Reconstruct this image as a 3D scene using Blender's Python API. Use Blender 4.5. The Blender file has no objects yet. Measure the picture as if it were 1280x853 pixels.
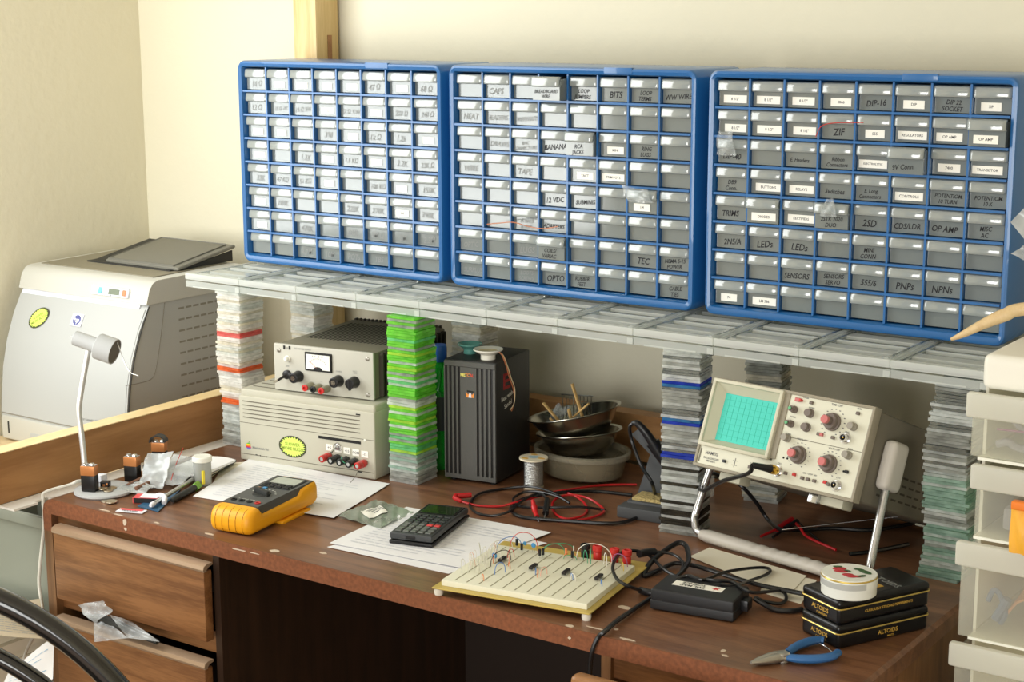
import bpy, bmesh, math, random
from mathutils import Vector, Matrix
random.seed(7)
S = bpy.context.scene
COL = S.collection
T = 0.75                      # desk top height
CAM = Vector((2.338, -2.397, 1.582)); YAW, PIT, ROL, FPX = 0.61, 0.1993, -0.0033, 2057.1

# ---------------------------------------------------------------- camera
def cam_axes():
    f = Vector((-math.sin(YAW)*math.cos(PIT), math.cos(YAW)*math.cos(PIT), -math.sin(PIT)))
    r = Vector((math.cos(YAW), math.sin(YAW), 0)); u = r.cross(f)
    return (math.cos(ROL)*r + math.sin(ROL)*u, -math.sin(ROL)*r + math.cos(ROL)*u, f)
CR, CU, CF = cam_axes()
def ray(px, py): return CF + CR*((px-640)/FPX) - CU*((py-426.5)/FPX)
def onZ(px, py, z=T):
    d = ray(px, py); return CAM + d*((z-CAM.z)/d.z)
def onY(px, py, y):
    d = ray(px, py); return CAM + d*((y-CAM.y)/d.y)
cd = bpy.data.cameras.new('camera'); cam = bpy.data.objects.new('camera', cd); COL.objects.link(cam)
cam.matrix_world = Matrix(((CR.x, CU.x, -CF.x, CAM.x), (CR.y, CU.y, -CF.y, CAM.y), (CR.z, CU.z, -CF.z, CAM.z), (0, 0, 0, 1)))
cd.sensor_width = 36; cd.lens = FPX*36/1280; cd.clip_start = .05
S.camera = cam

# ---------------------------------------------------------------- materials
def lin(c):
    c = c/255
    return c/12.92 if c <= .04045 else ((c+.055)/1.055)**2.4
def rgb(c): return (lin(c[0]), lin(c[1]), lin(c[2]), 1)
MATS = {}
def mat(name, c, rough=.5, metal=0, trans=0, alpha=1, ior=1.45, emit=0, spec=.5, vary=0, vscale=8, bump=0, bscale=60, coat=0, sub=0):
    m = bpy.data.materials.new(name); m.use_nodes = True; MATS[name] = m
    nt = m.node_tree; b = nt.nodes['Principled BSDF']
    b.inputs['Base Color'].default_value = rgb(c); b.inputs['Roughness'].default_value = rough
    b.inputs['Metallic'].default_value = metal; b.inputs['Transmission Weight'].default_value = trans
    b.inputs['Alpha'].default_value = alpha; b.inputs['IOR'].default_value = ior
    b.inputs['Specular IOR Level'].default_value = spec; b.inputs['Coat Weight'].default_value = coat
    if emit:
        b.inputs['Emission Color'].default_value = rgb(c); b.inputs['Emission Strength'].default_value = emit
    if vary or bump:
        tc = nt.nodes.new('ShaderNodeTexCoord'); n = nt.nodes.new('ShaderNodeTexNoise')
        nt.links.new(tc.outputs['Object'], n.inputs['Vector'])
    if vary:
        n.inputs['Scale'].default_value = vscale; n.inputs['Detail'].default_value = 4
        mx = nt.nodes.new('ShaderNodeMixRGB'); mx.inputs[1].default_value = rgb([max(0, v*(1-vary)) for v in c])
        mx.inputs[2].default_value = rgb([min(255, v*(1+vary)) for v in c])
        nt.links.new(n.outputs['Fac'], mx.inputs['Fac']); nt.links.new(mx.outputs[0], b.inputs['Base Color'])
    if bump:
        n2 = nt.nodes.new('ShaderNodeTexNoise'); n2.inputs['Scale'].default_value = bscale; n2.inputs['Detail'].default_value = 3
        nt.links.new(tc.outputs['Object'], n2.inputs['Vector'])
        bp = nt.nodes.new('ShaderNodeBump'); bp.inputs['Strength'].default_value = bump; bp.inputs['Distance'].default_value = .004
        nt.links.new(n2.outputs['Fac'], bp.inputs['Height']); nt.links.new(bp.outputs['Normal'], b.inputs['Normal'])
    return m
def wood(name, c1, c2, stretch=(1.2, 14, 14), scale=3, rough=.45, fine=.35, c3=None):
    m = bpy.data.materials.new(name); m.use_nodes = True; MATS[name] = m
    nt = m.node_tree; b = nt.nodes['Principled BSDF']; b.inputs['Roughness'].default_value = rough
    tc = nt.nodes.new('ShaderNodeTexCoord'); mp = nt.nodes.new('ShaderNodeMapping'); mp.inputs['Scale'].default_value = stretch
    nt.links.new(tc.outputs['Object'], mp.inputs['Vector'])
    n = nt.nodes.new('ShaderNodeTexNoise'); n.inputs['Scale'].default_value = scale; n.inputs['Detail'].default_value = 6; n.inputs['Distortion'].default_value = .6
    n2 = nt.nodes.new('ShaderNodeTexNoise'); n2.inputs['Scale'].default_value = scale*9; n2.inputs['Detail'].default_value = 3
    for q in (n, n2): nt.links.new(mp.outputs[0], q.inputs['Vector'])
    r = nt.nodes.new('ShaderNodeValToRGB'); r.color_ramp.elements[0].position = .33; r.color_ramp.elements[1].position = .67
    r.color_ramp.elements[0].color = rgb(c1); r.color_ramp.elements[1].color = rgb(c2)
    mth = nt.nodes.new('ShaderNodeMath'); mth.operation = 'MULTIPLY_ADD'; mth.inputs[1].default_value = fine; 
    sub = nt.nodes.new('ShaderNodeMath'); sub.operation = 'SUBTRACT'; sub.inputs[1].default_value = .5
    nt.links.new(n2.outputs['Fac'], sub.inputs[0]); nt.links.new(sub.outputs[0], mth.inputs[0]); nt.links.new(n.outputs['Fac'], mth.inputs[2])
    nt.links.new(mth.outputs[0], r.inputs['Fac']); nt.links.new(r.outputs[0], b.inputs['Base Color'])
    return m
def film(name, c, clear=.5, rough=.2, gloss=.15, vary=.0, vscale=10, glow=0):
    """see-through plastic: clear transmission mixed with a milky, slightly glossy surface"""
    m = bpy.data.materials.new(name); m.use_nodes = True; MATS[name] = m
    nt = m.node_tree; b = nt.nodes['Principled BSDF']; out = nt.nodes['Material Output']
    b.inputs['Base Color'].default_value = rgb(c); b.inputs['Roughness'].default_value = rough
    b.inputs['Specular IOR Level'].default_value = .5+gloss
    t = nt.nodes.new('ShaderNodeBsdfTransparent'); t.inputs['Color'].default_value = rgb([min(255, 140+v*.46) for v in c])
    mx = nt.nodes.new('ShaderNodeMixShader'); mx.inputs['Fac'].default_value = clear
    if vary:
        tc = nt.nodes.new('ShaderNodeTexCoord'); n = nt.nodes.new('ShaderNodeTexNoise'); n.inputs['Scale'].default_value = vscale; n.inputs['Detail'].default_value = 3
        oi = nt.nodes.new('ShaderNodeObjectInfo'); ad = nt.nodes.new('ShaderNodeVectorMath'); ad.operation = 'ADD'; sc_ = nt.nodes.new('ShaderNodeMath'); sc_.operation = 'MULTIPLY'; sc_.inputs[1].default_value = 37
        nt.links.new(oi.outputs['Random'], sc_.inputs[0]); nt.links.new(tc.outputs['Object'], ad.inputs[0]); nt.links.new(sc_.outputs[0], ad.inputs[1]); nt.links.new(ad.outputs[0], n.inputs['Vector'])
        mr = nt.nodes.new('ShaderNodeMapRange'); mr.inputs['From Min'].default_value = .3; mr.inputs['From Max'].default_value = .7
        mr.inputs['To Min'].default_value = max(0, clear-vary); mr.inputs['To Max'].default_value = min(1, clear+vary)
        nt.links.new(n.outputs['Fac'], mr.inputs['Value']); nt.links.new(mr.outputs[0], mx.inputs['Fac'])
    sh = b.outputs[0]
    if glow:   # light passing through the milky plastic
        tl = nt.nodes.new('ShaderNodeBsdfTranslucent'); tl.inputs['Color'].default_value = rgb(c)
        m2 = nt.nodes.new('ShaderNodeMixShader'); m2.inputs['Fac'].default_value = glow
        nt.links.new(b.outputs[0], m2.inputs[1]); nt.links.new(tl.outputs[0], m2.inputs[2]); sh = m2.outputs[0]
    nt.links.new(sh, mx.inputs[1]); nt.links.new(t.outputs[0], mx.inputs[2]); nt.links.new(mx.outputs[0], out.inputs['Surface'])
    return m

# ---------------------------------------------------------------- mesh builder
TXT = {}
def text_geo(s, size):
    if (s, size) in TXT: return TXT[(s, size)]
    c = bpy.data.curves.new('lettering', 'FONT'); c.body = s; c.size = size; c.align_x = 'CENTER'; c.align_y = 'CENTER'; c.resolution_u = 2; c.offset = size*.014
    o = bpy.data.objects.new('lettering', c); COL.objects.link(o)
    dg = bpy.context.evaluated_depsgraph_get(); dg.update()
    me = o.evaluated_get(dg).to_mesh()
    g = ([v.co.copy() for v in me.vertices], [tuple(p.vertices) for p in me.polygons])
    bpy.data.objects.remove(o); bpy.data.curves.remove(c); TXT[(s, size)] = g
    return g
FRONT = Matrix(((1, 0, 0, 0), (0, 0, -1, 0), (0, 1, 0, 0), (0, 0, 0, 1)))   # XY drawing -> faces -Y
RIGHT = Matrix(((0, 0, 1, 0), (1, 0, 0, 0), (0, 1, 0, 0), (0, 0, 0, 1)))    # XY drawing -> faces +X
def Tr(x, y, z): return Matrix.Translation((x, y, z))
def Rz(d): return Matrix.Rotation(math.radians(d), 4, 'Z')
def Rx(d): return Matrix.Rotation(math.radians(d), 4, 'X')
def Ry(d): return Matrix.Rotation(math.radians(d), 4, 'Y')
def smooth(pts, n=6):
    P = [Vector(p) for p in pts]
    if len(P) < 3: return P
    Q = [P[0]*2-P[1]] + P + [P[-1]*2-P[-2]]; out = []
    for i in range(1, len(Q)-2):
        a, b, c, d = Q[i-1:i+3]
        for k in range(n):
            t = k/n
            out.append(.5*((2*b)+(c-a)*t+(2*a-5*b+4*c-d)*t*t+(3*b-a-3*c+d)*t**3))
    return out + [P[-1]]
class MB:
    def __init__(s, M=None): s.v = []; s.f = []; s.mi = []; s.mats = []; s.cur = None; s.M = M or Matrix()
    def mat(s, m):
        if m not in s.mats: s.mats.append(m)
        s.cur = s.mats.index(m); return s
    def add(s, vs, fs, M=None):
        M = s.M @ M if M else s.M; n = len(s.v)
        s.v += [M @ Vector(v) for v in vs]; s.f += [tuple(n+i for i in f) for f in fs]; s.mi += [s.cur or 0]*len(fs); return s
    def box(s, x0, y0, z0, x1, y1, z1, b=0, seg=2, M=None):
        bm = bmesh.new(); bmesh.ops.create_cube(bm, size=1)
        for v in bm.verts: v.co = Vector((x0+(v.co.x+.5)*(x1-x0), y0+(v.co.y+.5)*(y1-y0), z0+(v.co.z+.5)*(z1-z0)))
        if b: bmesh.ops.bevel(bm, geom=list(bm.edges), offset=b, segments=seg, profile=.6, affect='EDGES')
        bm.verts.index_update()
        s.add([v.co for v in bm.verts], [[v.index for v in f.verts] for f in bm.faces], M); bm.free(); return s
    def tube(s, pts, r, n=8, sm=6, caps=True, flat=1.0):
        P = smooth(pts, sm) if sm else [Vector(p) for p in pts]
        rr = r if callable(r) else (lambda t: r); vs = []; fs = []; up = None
        for i, p in enumerate(P):
            d = (P[min(i+1, len(P)-1)]-P[max(i-1, 0)])
            d = d.normalized() if d.length > 1e-9 else Vector((0, 0, 1))
            if up is None: up = Vector((0, 0, 1)) if abs(d.z) < .9 else Vector((1, 0, 0))
            up = (up - d*up.dot(d))
            up = up.normalized() if up.length > 1e-6 else d.orthogonal().normalized()
            sd = d.cross(up); R = rr(i/max(1, len(P)-1))
            for k in range(n):
                a = 2*math.pi*k/n; vs.append(p + sd*(math.cos(a)*R) + up*(math.sin(a)*R*flat))
        for i in range(len(P)-1):
            for k in range(n): fs.append((i*n+k, i*n+(k+1) % n, (i+1)*n+(k+1) % n, (i+1)*n+k))
        if caps: fs.append(tuple(range(n-1, -1, -1))); fs.append(tuple((len(P)-1)*n+k for k in range(n)))
        return s.add(vs, fs)
    def cyl(s, p0, p1, r, r1=None, n=20):
        r1 = r if r1 is None else r1
        return s.tube([p0, p1], lambda t: r+(r1-r)*t, n=n, sm=0)
    def lathe(s, prof, n=28, M=None, sx=1, sy=1):
        vs = []; fs = []
        for (r, z) in prof:
            for k in range(n):
                a = 2*math.pi*k/n; vs.append((r*math.cos(a)*sx, r*math.sin(a)*sy, z))
        for i in range(len(prof)-1):
            for k in range(n): fs.append((i*n+k, i*n+(k+1) % n, (i+1)*n+(k+1) % n, (i+1)*n+k))
        if prof[0][0] > 1e-6: fs.append(tuple(range(n-1, -1, -1)))
        if prof[-1][0] > 1e-6: fs.append(tuple((len(prof)-1)*n+k for k in range(n)))
        return s.add(vs, fs, M)
    def prism(s, poly, h0, h1, M=None):
        n = len(poly); vs = [(x, y, h0) for x, y in poly]+[(x, y, h1) for x, y in poly]
        fs = [tuple(range(n-1, -1, -1)), tuple(range(n, 2*n))]+[(i, (i+1) % n, n+(i+1) % n, n+i) for i in range(n)]
        return s.add(vs, fs, M)
    def text(s, t, size, M):
        for k, line in enumerate(t.split('|')):
            g = text_geo(line, size); s.add(g[0], g[1], M @ Tr(0, -(k-(t.count('|'))/2)*size*1.0, 0))
        return s
    def sheet(s, fn, nu, nv, th=.0008):
        """surface fn(u,v)->point, closed with thickness th"""
        top = [[Vector(fn(i/nu, j/nv)) for j in range(nv+1)] for i in range(nu+1)]
        vs = [p for r in top for p in r]; W = nv+1; n = len(vs)
        nr = []
        for i in range(nu+1):
            for j in range(nv+1):
                a = top[min(i+1, nu)][j]-top[max(i-1, 0)][j]; b = top[i][min(j+1, nv)]-top[i][max(j-1, 0)]
                q = a.cross(b); nr.append(q.normalized() if q.length > 1e-12 else Vector((0, 0, 1)))
        vs2 = [p - q*th for p, q in zip(vs, nr)]; fs = []
        for i in range(nu):
            for j in range(nv):
                a, b, c, d = i*W+j, (i+1)*W+j, (i+1)*W+j+1, i*W+j+1
                fs += [(a, b, c, d), (n+d, n+c, n+b, n+a)]
        ring = [j for j in range(W)]+[i*W+nv for i in range(1, nu+1)]+[nu*W+j for j in range(nv-1, -1, -1)]+[i*W for i in range(nu-1, 0, -1)]
        for k in range(len(ring)):
            a, b = ring[k], ring[(k+1) % len(ring)]; fs.append((a, b, n+b, n+a))
        return s.add(vs+vs2, fs)
    def build(s, name, m, parent=None, sharp=35):
        me = bpy.data.meshes.new(name); me.from_pydata([tuple(v) for v in s.v], [], s.f)
        bm = bmesh.new(); bm.from_mesh(me); bmesh.ops.recalc_face_normals(bm, faces=bm.faces) if not getattr(s, 'keep', 0) else None
        bm.to_mesh(me); bm.free()
        ms = [MATS[q] for q in s.mats] if s.mats else [MATS[m]]
        for q in ms: me.materials.append(q)
        if s.mats: me.polygons.foreach_set('material_index', s.mi)
        me.polygons.foreach_set('use_smooth', [True]*len(me.polygons)); me.set_sharp_from_angle(angle=math.radians(sharp))
        me.update()
        o = bpy.data.objects.new(name, me); COL.objects.link(o)
        if parent: o.parent = parent
        return o
def thing(name, label, cat, loc=(0, 0, 0), rz=0, group=None, M=None):
    o = bpy.data.objects.new(name, None); COL.objects.link(o); o.empty_display_size = .05
    if M is not None: o.matrix_world = M
    else: o.location = loc; o.rotation_euler = (0, 0, math.radians(rz))
    tag(o, label, cat, group); return o
def tag(o, label, cat, group=None):
    o['label'] = label; o['category'] = cat
    if group: o['group'] = group
    return o
def struct(o): o['kind'] = 'structure'; return o
def dup(o, parent=None, loc=None):
    c = o.copy(); COL.objects.link(c)
    if parent: c.parent = parent
    if loc is not None: c.location = loc
    for k in o.children: dup(k, c)
    return c
def relabel(o, t): o['label'] = t; return o
# ---------------------------------------------------------------- palette
mat('wall_paint', (223, 217, 194), .75, bump=.25, bscale=45, vary=.02, vscale=3)
mat('ceiling_paint', (238, 234, 222), .8); wood('floor_wood', (120, 86, 56), (150, 112, 76), (1, 12, 1), 3)
mat('window_white', (240, 240, 235), .4)
wood('desk_top', (100, 66, 46), (136, 95, 67), (1.0, 16, 16), 2.6, .32, .45)
wood('desk_front', (112, 72, 40), (150, 104, 64), (1.2, 16, 16), 2.6, .42, .5)
wood('desk_side', (104, 72, 44), (138, 98, 62), (16, 16, 1.2), 2.6, .45)
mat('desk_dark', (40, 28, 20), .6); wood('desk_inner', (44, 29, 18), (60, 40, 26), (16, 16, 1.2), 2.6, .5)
mat('edge_wood', (122, 74, 48), .5, vary=.3, vscale=160)
mat('pull_strip', (178, 152, 126), .3, .35)
mat('chip_paint', (204, 186, 164), .6)
wood('plywood', (150, 106, 62), (176, 130, 82), (5, 1.4, 14), 2.0, .5, .25)
wood('pine', (214, 186, 132), (236, 212, 164), (2, 1, 12), 3, .55, .3)
wood('pine_post', (206, 176, 118), (234, 208, 156), (14, 14, 1), 3, .55, .3)
wood('pine_table', (224, 196, 150), (238, 214, 172), (1.5, 12, 8), 3, .5, .2)
mat('cab_blue', (30, 98, 160), .38, spec=.6, coat=.5); mat('cab_blue_in', (18, 58, 112), .5)
film('drawer_clear', (172, 180, 178), .40, .12, .5, glow=.3); film('drawer_lip', (200, 207, 205), .30, .16, .5, glow=.3)
for q in ('drawer_clear', 'drawer_lip'): MATS[q].node_tree.nodes['Principled BSDF'].inputs['Coat Weight'].default_value = 1; MATS[q].node_tree.nodes['Principled BSDF'].inputs['Coat IOR'].default_value = 2.1; MATS[q].node_tree.nodes['Principled BSDF'].inputs['Coat Roughness'].default_value = .08
film('case_strip', (240, 243, 240), .28, .1, .8, glow=.4)
mat('sticker', (246, 244, 234), .6); mat('ink', (30, 30, 34), .6); mat('ink_soft', (92, 92, 96), .7); mat('ink_grey', (140, 142, 140), .7)
mat('acrylic', (245, 248, 246), .05, trans=1, ior=1.45); mat('acrylic_b', (226, 232, 230), .18, trans=.9, ior=1.45)
film('case_clear', (236, 240, 238), .80, .06, .9, glow=.5); film('case_edge', (240, 243, 241), .5, .08, .9, glow=.5)
def plate(name, c, clear=.5, rough=.12): film(name, c, clear, rough, .6, .22, 45, glow=.45)
plate('pl_clear', (244, 247, 244), .34, .06); plate('pl_grey', (214, 216, 210), .42, .08); plate('pl_white', (252, 251, 247), .2, .2)
plate('pl_green', (150, 242, 92), .3); plate('pl_lime', (212, 250, 96), .3); plate('pl_teal', (140, 236, 160), .32); plate('pl_orange', (255, 140, 80), .35)
plate('pl_blue', (50, 84, 220), .35); plate('pl_glass', (204, 232, 218), .42, .06); plate('pl_dark', (90, 86, 76), .5)
plate('pl_cream', (248, 243, 228), .3, .25); plate('pl_red', (250, 140, 134), .3); plate('pl_sky', (80, 160, 220), .4)
mat('prn_grey', (178, 180, 178), .42); mat('prn_cream', (194, 193, 184), .45); mat('prn_inlay', (138, 132, 114), .5); mat('prn_flap', (120, 118, 108), .55)
mat('prn_dark', (46, 46, 44), .6); mat('prn_slot', (140, 137, 126), .6); mat('lcd_green', (120, 128, 112), .25); mat('btn_cyan', (120, 186, 196), .4)
mat('btn_orange', (230, 130, 90), .4); mat('logo_blue', (120, 124, 190), .4); mat('logo_white', (230, 232, 240), .4)
mat('sticker_green', (214, 240, 110), .5); mat('sticker_dark', (62, 66, 44), .5); mat('sticker_text', (128, 140, 50), .5)
mat('apple_beige', (190, 187, 170), .5); mat('groove', (110, 106, 92), .7); mat('black_slot', (18, 18, 16), .6)
for n, c in dict(ap_green=(98, 180, 70), ap_yellow=(250, 200, 50), ap_orange=(245, 140, 40), ap_red=(220, 60, 60), ap_purple=(150, 70, 150), ap_blue=(50, 140, 210)).items(): mat(n, c, .4)
mat('post_red', (200, 50, 46), .35); mat('post_black', (30, 32, 32), .35); mat('post_grey', (150, 146, 124), .45)
mat('psu_face', (190, 188, 176), .45); mat('psu_shell', (128, 122, 104), .5); mat('psu_slot', (38, 36, 30), .7); mat('psu_fin', (64, 58, 48), .6)
mat('meter_face', (240, 240, 232), .4); mat('chrome', (210, 210, 210), .18, 1); mat('brass', (212, 170, 70), .25, 1); mat('steel', (170, 168, 160), .28, 1)
mat('screw', (160, 156, 146), .35, .8); mat('knob_black', (26, 26, 28), .35); mat('lamp_white', (236, 236, 226), .4)
mat('tower_black', (38, 37, 36), .45, bump=.1, bscale=400); mat('tower_front', (86, 86, 83), .5, bump=.1, bscale=400); mat('red_ink', (170, 40, 40), .5)
mat('met_a', (240, 230, 120), .4); mat('met_b', (240, 150, 70), .4); mat('met_c', (220, 80, 60), .4)
film('teal_plastic', (110, 180, 170), .3, .2); mat('white_plastic', (236, 232, 220), .4); mat('copper_wire', (196, 120, 80), .4); mat('cream_wire', (230, 210, 170), .5)
mat('bottle_green', (40, 190, 60), .12, trans=.6, ior=1.33); mat('cap_blue', (40, 90, 170), .4); mat('label_dark', (40, 46, 44), .5)
mat('gap_shade', (58, 52, 44), .5); mat('bowl_steel', (176, 172, 160), .22, 1); film('tub_clear', (176, 166, 140), .62, .2, .3, .1); film('tub_rim', (196, 190, 172), .7, .2, .3); wood('stick', (206, 168, 104), (226, 190, 130), (3, 3, 30), 3, .6); mat('parts_mix', (96, 84, 64), .7, vary=.5, vscale=140)
mat('solder', (186, 186, 184), .3, .9, bump=.4, bscale=500); mat('spool_cream', (226, 216, 190), .5); mat('spool_gold', (214, 170, 80), .5); mat('spool_blue', (170, 196, 204), .4)
mat('cable_black', (22, 22, 24), .32, spec=.6); mat('cable_red', (190, 30, 34), .35); mat('cable_white', (226, 224, 214), .45)
mat('stand_grey', (74, 76, 78), .5); mat('sponge', (176, 156, 104), .9, bump=1, bscale=260, vary=.3, vscale=200)
mat('scope_face', (214, 212, 192), .45); mat('scope_bezel', (200, 196, 174), .45); mat('scope_case', (112, 106, 92), .5); mat('scope_trim', (150, 142, 124), .5)
mat('crt', (76, 200, 184), .45, spec=.25); mat('crt_line', (58, 182, 160), .45, spec=.2); mat('scope_knob', (112, 100, 92), .45); mat('knob_pink', (196, 108, 106), .4); mat('knob_green', (96, 170, 120), .4); mat('knob_grey', (150, 144, 132), .45)
mat('handle_grey', (196, 190, 180), .45); mat('handle_metal', (196, 196, 196), .25, .9)
mat('meter_yellow', (246, 172, 26), .42); mat('rib_dark', (150, 96, 16), .5); mat('meter_gray', (82, 84, 82), .5); mat('meter_dark', (44, 46, 44), .5); mat('lcd', (176, 182, 168), .2); mat('meter_light', (200, 200, 190), .5)
mat('paper', (238, 238, 240), .7); mat('paper_warm', (232, 226, 206), .7); mat('paper_line', (220, 222, 227), .8)
mat('paper_blue', (90, 170, 214), .6); mat('paper_news', (186, 172, 146), .8)
film('antistatic', (178, 188, 174), .45, .22, .5, .2, 20); film('zip_bag', (222, 226, 226), .62, .18, .5, .2, 18); film('scrap_clear', (232, 236, 236), .82, .12, .6, .12, 40); film('bag_clear', (236, 240, 242), .78, .14, .6, .18, 22)
mat('calc_body', (60, 62, 64), .4); mat('calc_cover', (22, 22, 24), .3); mat('calc_screen', (38, 52, 30), .08, spec=.8); mat('key_grey', (104, 108, 104), .45); mat('key_dark', (52, 56, 56), .45); mat('key_red', (210, 70, 70), .45)
mat('bb_base', (196, 172, 92), .4); mat('bb_white', (228, 226, 204), .5); mat('bb_groove', (150, 146, 120), .7); mat('chip', (34, 30, 30), .4)
for n, c in dict(w_red=(196, 60, 50), w_green=(60, 150, 110), w_blue=(90, 130, 190), w_white=(226, 222, 210), w_orange=(220, 130, 80), w_clear=(206, 206, 190), w_purple=(150, 90, 130), w_yellow=(222, 190, 70), w_black=(30, 30, 30), w_pink=(226, 170, 150)).items(): mat(n, c, .4)
mat('cap_disc', (70, 140, 190), .4); mat('foot_white', (226, 220, 206), .5)
mat('adapter_black', (32, 32, 34), .45); mat('tin_black', (24, 23, 24), .28, .3); mat('tin_gold', (206, 178, 96), .3, .7); mat('tin_yellow', (200, 160, 70), .45)
mat('candy_white', (226, 228, 220), .4); mat('candy_red', (190, 40, 54), .4); mat('candy_green', (50, 90, 50), .4); mat('candy_band', (178, 180, 176), .4)
mat('cutter_blue', (54, 104, 160), .4); mat('cutter_steel', (176, 172, 164), .36, .9)
film('bin_white', (246, 246, 238), .76, .3, .2, glow=.5); film('bin_lip', (246, 246, 238), .2, .3, .2, glow=.5); film('bin_grey', (136, 140, 128), .16, .35, .2)
mat('tower_frame', (236, 234, 222), .45); mat('cloth_orange', (226, 160, 110), .8); mat('tool_blue', (96, 108, 130), .5); mat('bag_yellow', (240, 178, 60), .5); mat('bag_orange', (236, 128, 40), .5); mat('strap_grey', (150, 150, 156), .5)
wood('cane', (206, 176, 128), (222, 196, 150), (20, 20, 20), 2, .5)
mat('chair_black', (20, 19, 19), .18, spec=.7, coat=.5); wood('chair_wood', (140, 96, 54), (166, 118, 72), (2, 12, 12), 3, .4)
mat('lamp_silver', (206, 206, 204), .35, .55); mat('lamp_grey', (178, 180, 180), .5); mat('lamp_in', (90, 88, 80), .4, .5)
mat('batt_copper', (200, 132, 78), .35, .4); mat('batt_black', (26, 26, 26), .3); mat('coin', (196, 186, 166), .3, .9)
film('canister', (190, 192, 186), .35, .25, .2); mat('film_grey', (110, 110, 104), .6, vary=.3, vscale=90); mat('tape_yellow', (236, 214, 60), .5)
mat('card_blue', (48, 92, 124), .4); mat('box_red', (220, 80, 84), .5); mat('cap_green', (120, 170, 70), .4); mat('pen_silver', (196, 196, 192), .25, .7); mat('brown_rod', (120, 84, 66), .45)
mat('strap_black', (40, 42, 44), .4); mat('foam_white', (244, 242, 236), .6)
# ---------------------------------------------------------------- room
WX, WY = -.57, .272
m = MB(); m.box(WX-.12, WY, 0, 4.2, WY+.12, 2.6); struct(m.build('wall_back', 'wall_paint'))
Y0, Y1, Z0, Z1 = -1.95, -.50, .95, 2.30     # window opening in the left wall
m = MB(); m.box(WX-.12, Y1, 0, WX, WY, 2.6); m.box(WX-.12, -4.5, 0, WX, Y0, 2.6); m.box(WX-.12, Y0, 0, WX, Y1, Z0); m.box(WX-.12, Y0, Z1, WX, Y1, 2.6)
struct(m.build('wall_left', 'wall_paint'))
m = MB(); m.box(WX-.12, -4.5, -.1, 4.2, WY+.12, 0); struct(m.build('floor', 'floor_wood'))
m = MB(); m.box(WX-.12, -4.5, 2.6, 4.2, WY+.12, 2.7); struct(m.build('ceiling', 'ceiling_paint'))
m = MB(); m.box(3.6, -4.5, 0, 3.72, WY, 2.6); struct(m.build('wall_right', 'wall_paint'))
m = MB()
for a, b in ((Y0, Y0+.05), (Y1-.05, Y1)): m.box(WX-.09, a, Z0, WX-.03, b, Z1)
for a, b in ((Z0, Z0+.05), (Z1-.05, Z1)): m.box(WX-.089, Y0, a, WX-.031, Y1, b)
struct(m.build('window_1', 'window_white'))
# daylight: sky outside, an area light tilted in the window opening, an added fill behind the camera
w = bpy.data.worlds.new('sky'); S.world = w; w.use_nodes = True
bg = w.node_tree.nodes['Background']; bg.inputs[0].default_value = (.93, .97, 1, 1); bg.inputs[1].default_value = AMB = .24
def area(name, loc, size, sizey, e, direction, col=(1, 1, 1)):
    l = bpy.data.lights.new(name, 'AREA'); l.shape = 'RECTANGLE'; l.size = size; l.size_y = sizey; l.energy = e; l.color = col
    o = bpy.data.objects.new(name, l); COL.objects.link(o); o.location = loc
    o.rotation_euler = Vector(direction).to_track_quat('-Z', 'Y').to_euler(); return o
area('window_daylight', (-.40, -1.05, 1.60), 1.0, 1.25, 17, (.58, .82, -.16), (.98, 1, .98))
area('front_fill_light', (1.9, -4.4, 1.15), 2.4, 1.3, 64, (-.12, 1, -.02), (1, .99, .95))  # added fill lamp behind the camera, no window stands there
S.view_settings.view_transform = 'Standard'; S.view_settings.look = 'None'; S.view_settings.gamma = 1; S.view_settings.exposure = .5
S.view_settings.use_curve_mapping = False
S.cycles.use_denoising = True; S.cycles.transparent_max_bounces = 24; S.cycles.max_bounces = 14; S.cycles.transmission_bounces = 12
S.cycles.sample_clamp_indirect = 6; S.cycles.caustics_reflective = False

# ---------------------------------------------------------------- loft frame of the bed: post, side board, rear rail
fr = thing('loft_bed_frame', 'pine bed frame of post, side board and rear rail around the brown desk', 'bed frame')
m = MB(); m.box(-.022, .192, 0, .040, .262, 2.5, .003); m.build('post', 'pine_post', fr)
m = MB(); m.box(.0405, .2265, 1.32, .0412, .2395, 1.53); m.build('knot_patch', 'chair_wood', fr)
m = MB(); m.box(.004, -1.05, .742, .042, .192, .832, .003); b = m.build('side_board', 'plywood', fr)
m = MB(); m.box(.0035, -1.05, .832, .0425, .192, .8335); m.build('top_edge', 'pine', b)
m = MB(); m.box(.042, .192, .745, 2.2, .230, .836, .003); m.build('rear_rail', 'plywood', fr)
st = thing('side_table', 'pale pine table in the corner carrying the laser printer', 'table')
m = MB(); m.box(-.565, -.34, .645, -.04, .262, .675, .004); m.build('table_top', 'pine_table', st)
for x in (-.55, -.09):
    for y in (-.33, .22): m = MB(); m.box(x, y, 0, x+.04, y+.04, .645, .003); m.build('leg', 'pine_table', st)
m = MB(); m.prism([(.0435, .15), (.0435, -.665), (.084, -.665), (.084, -.614), (.0735, -.614), (.0735, -.584), (.084, -.584), (.084, .15)], .7385, .7425); tag(m.build('foam_strip', 'foam_white'), 'white foam strip wedged between pine board and left edge of brown desk', 'foam strip')

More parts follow.
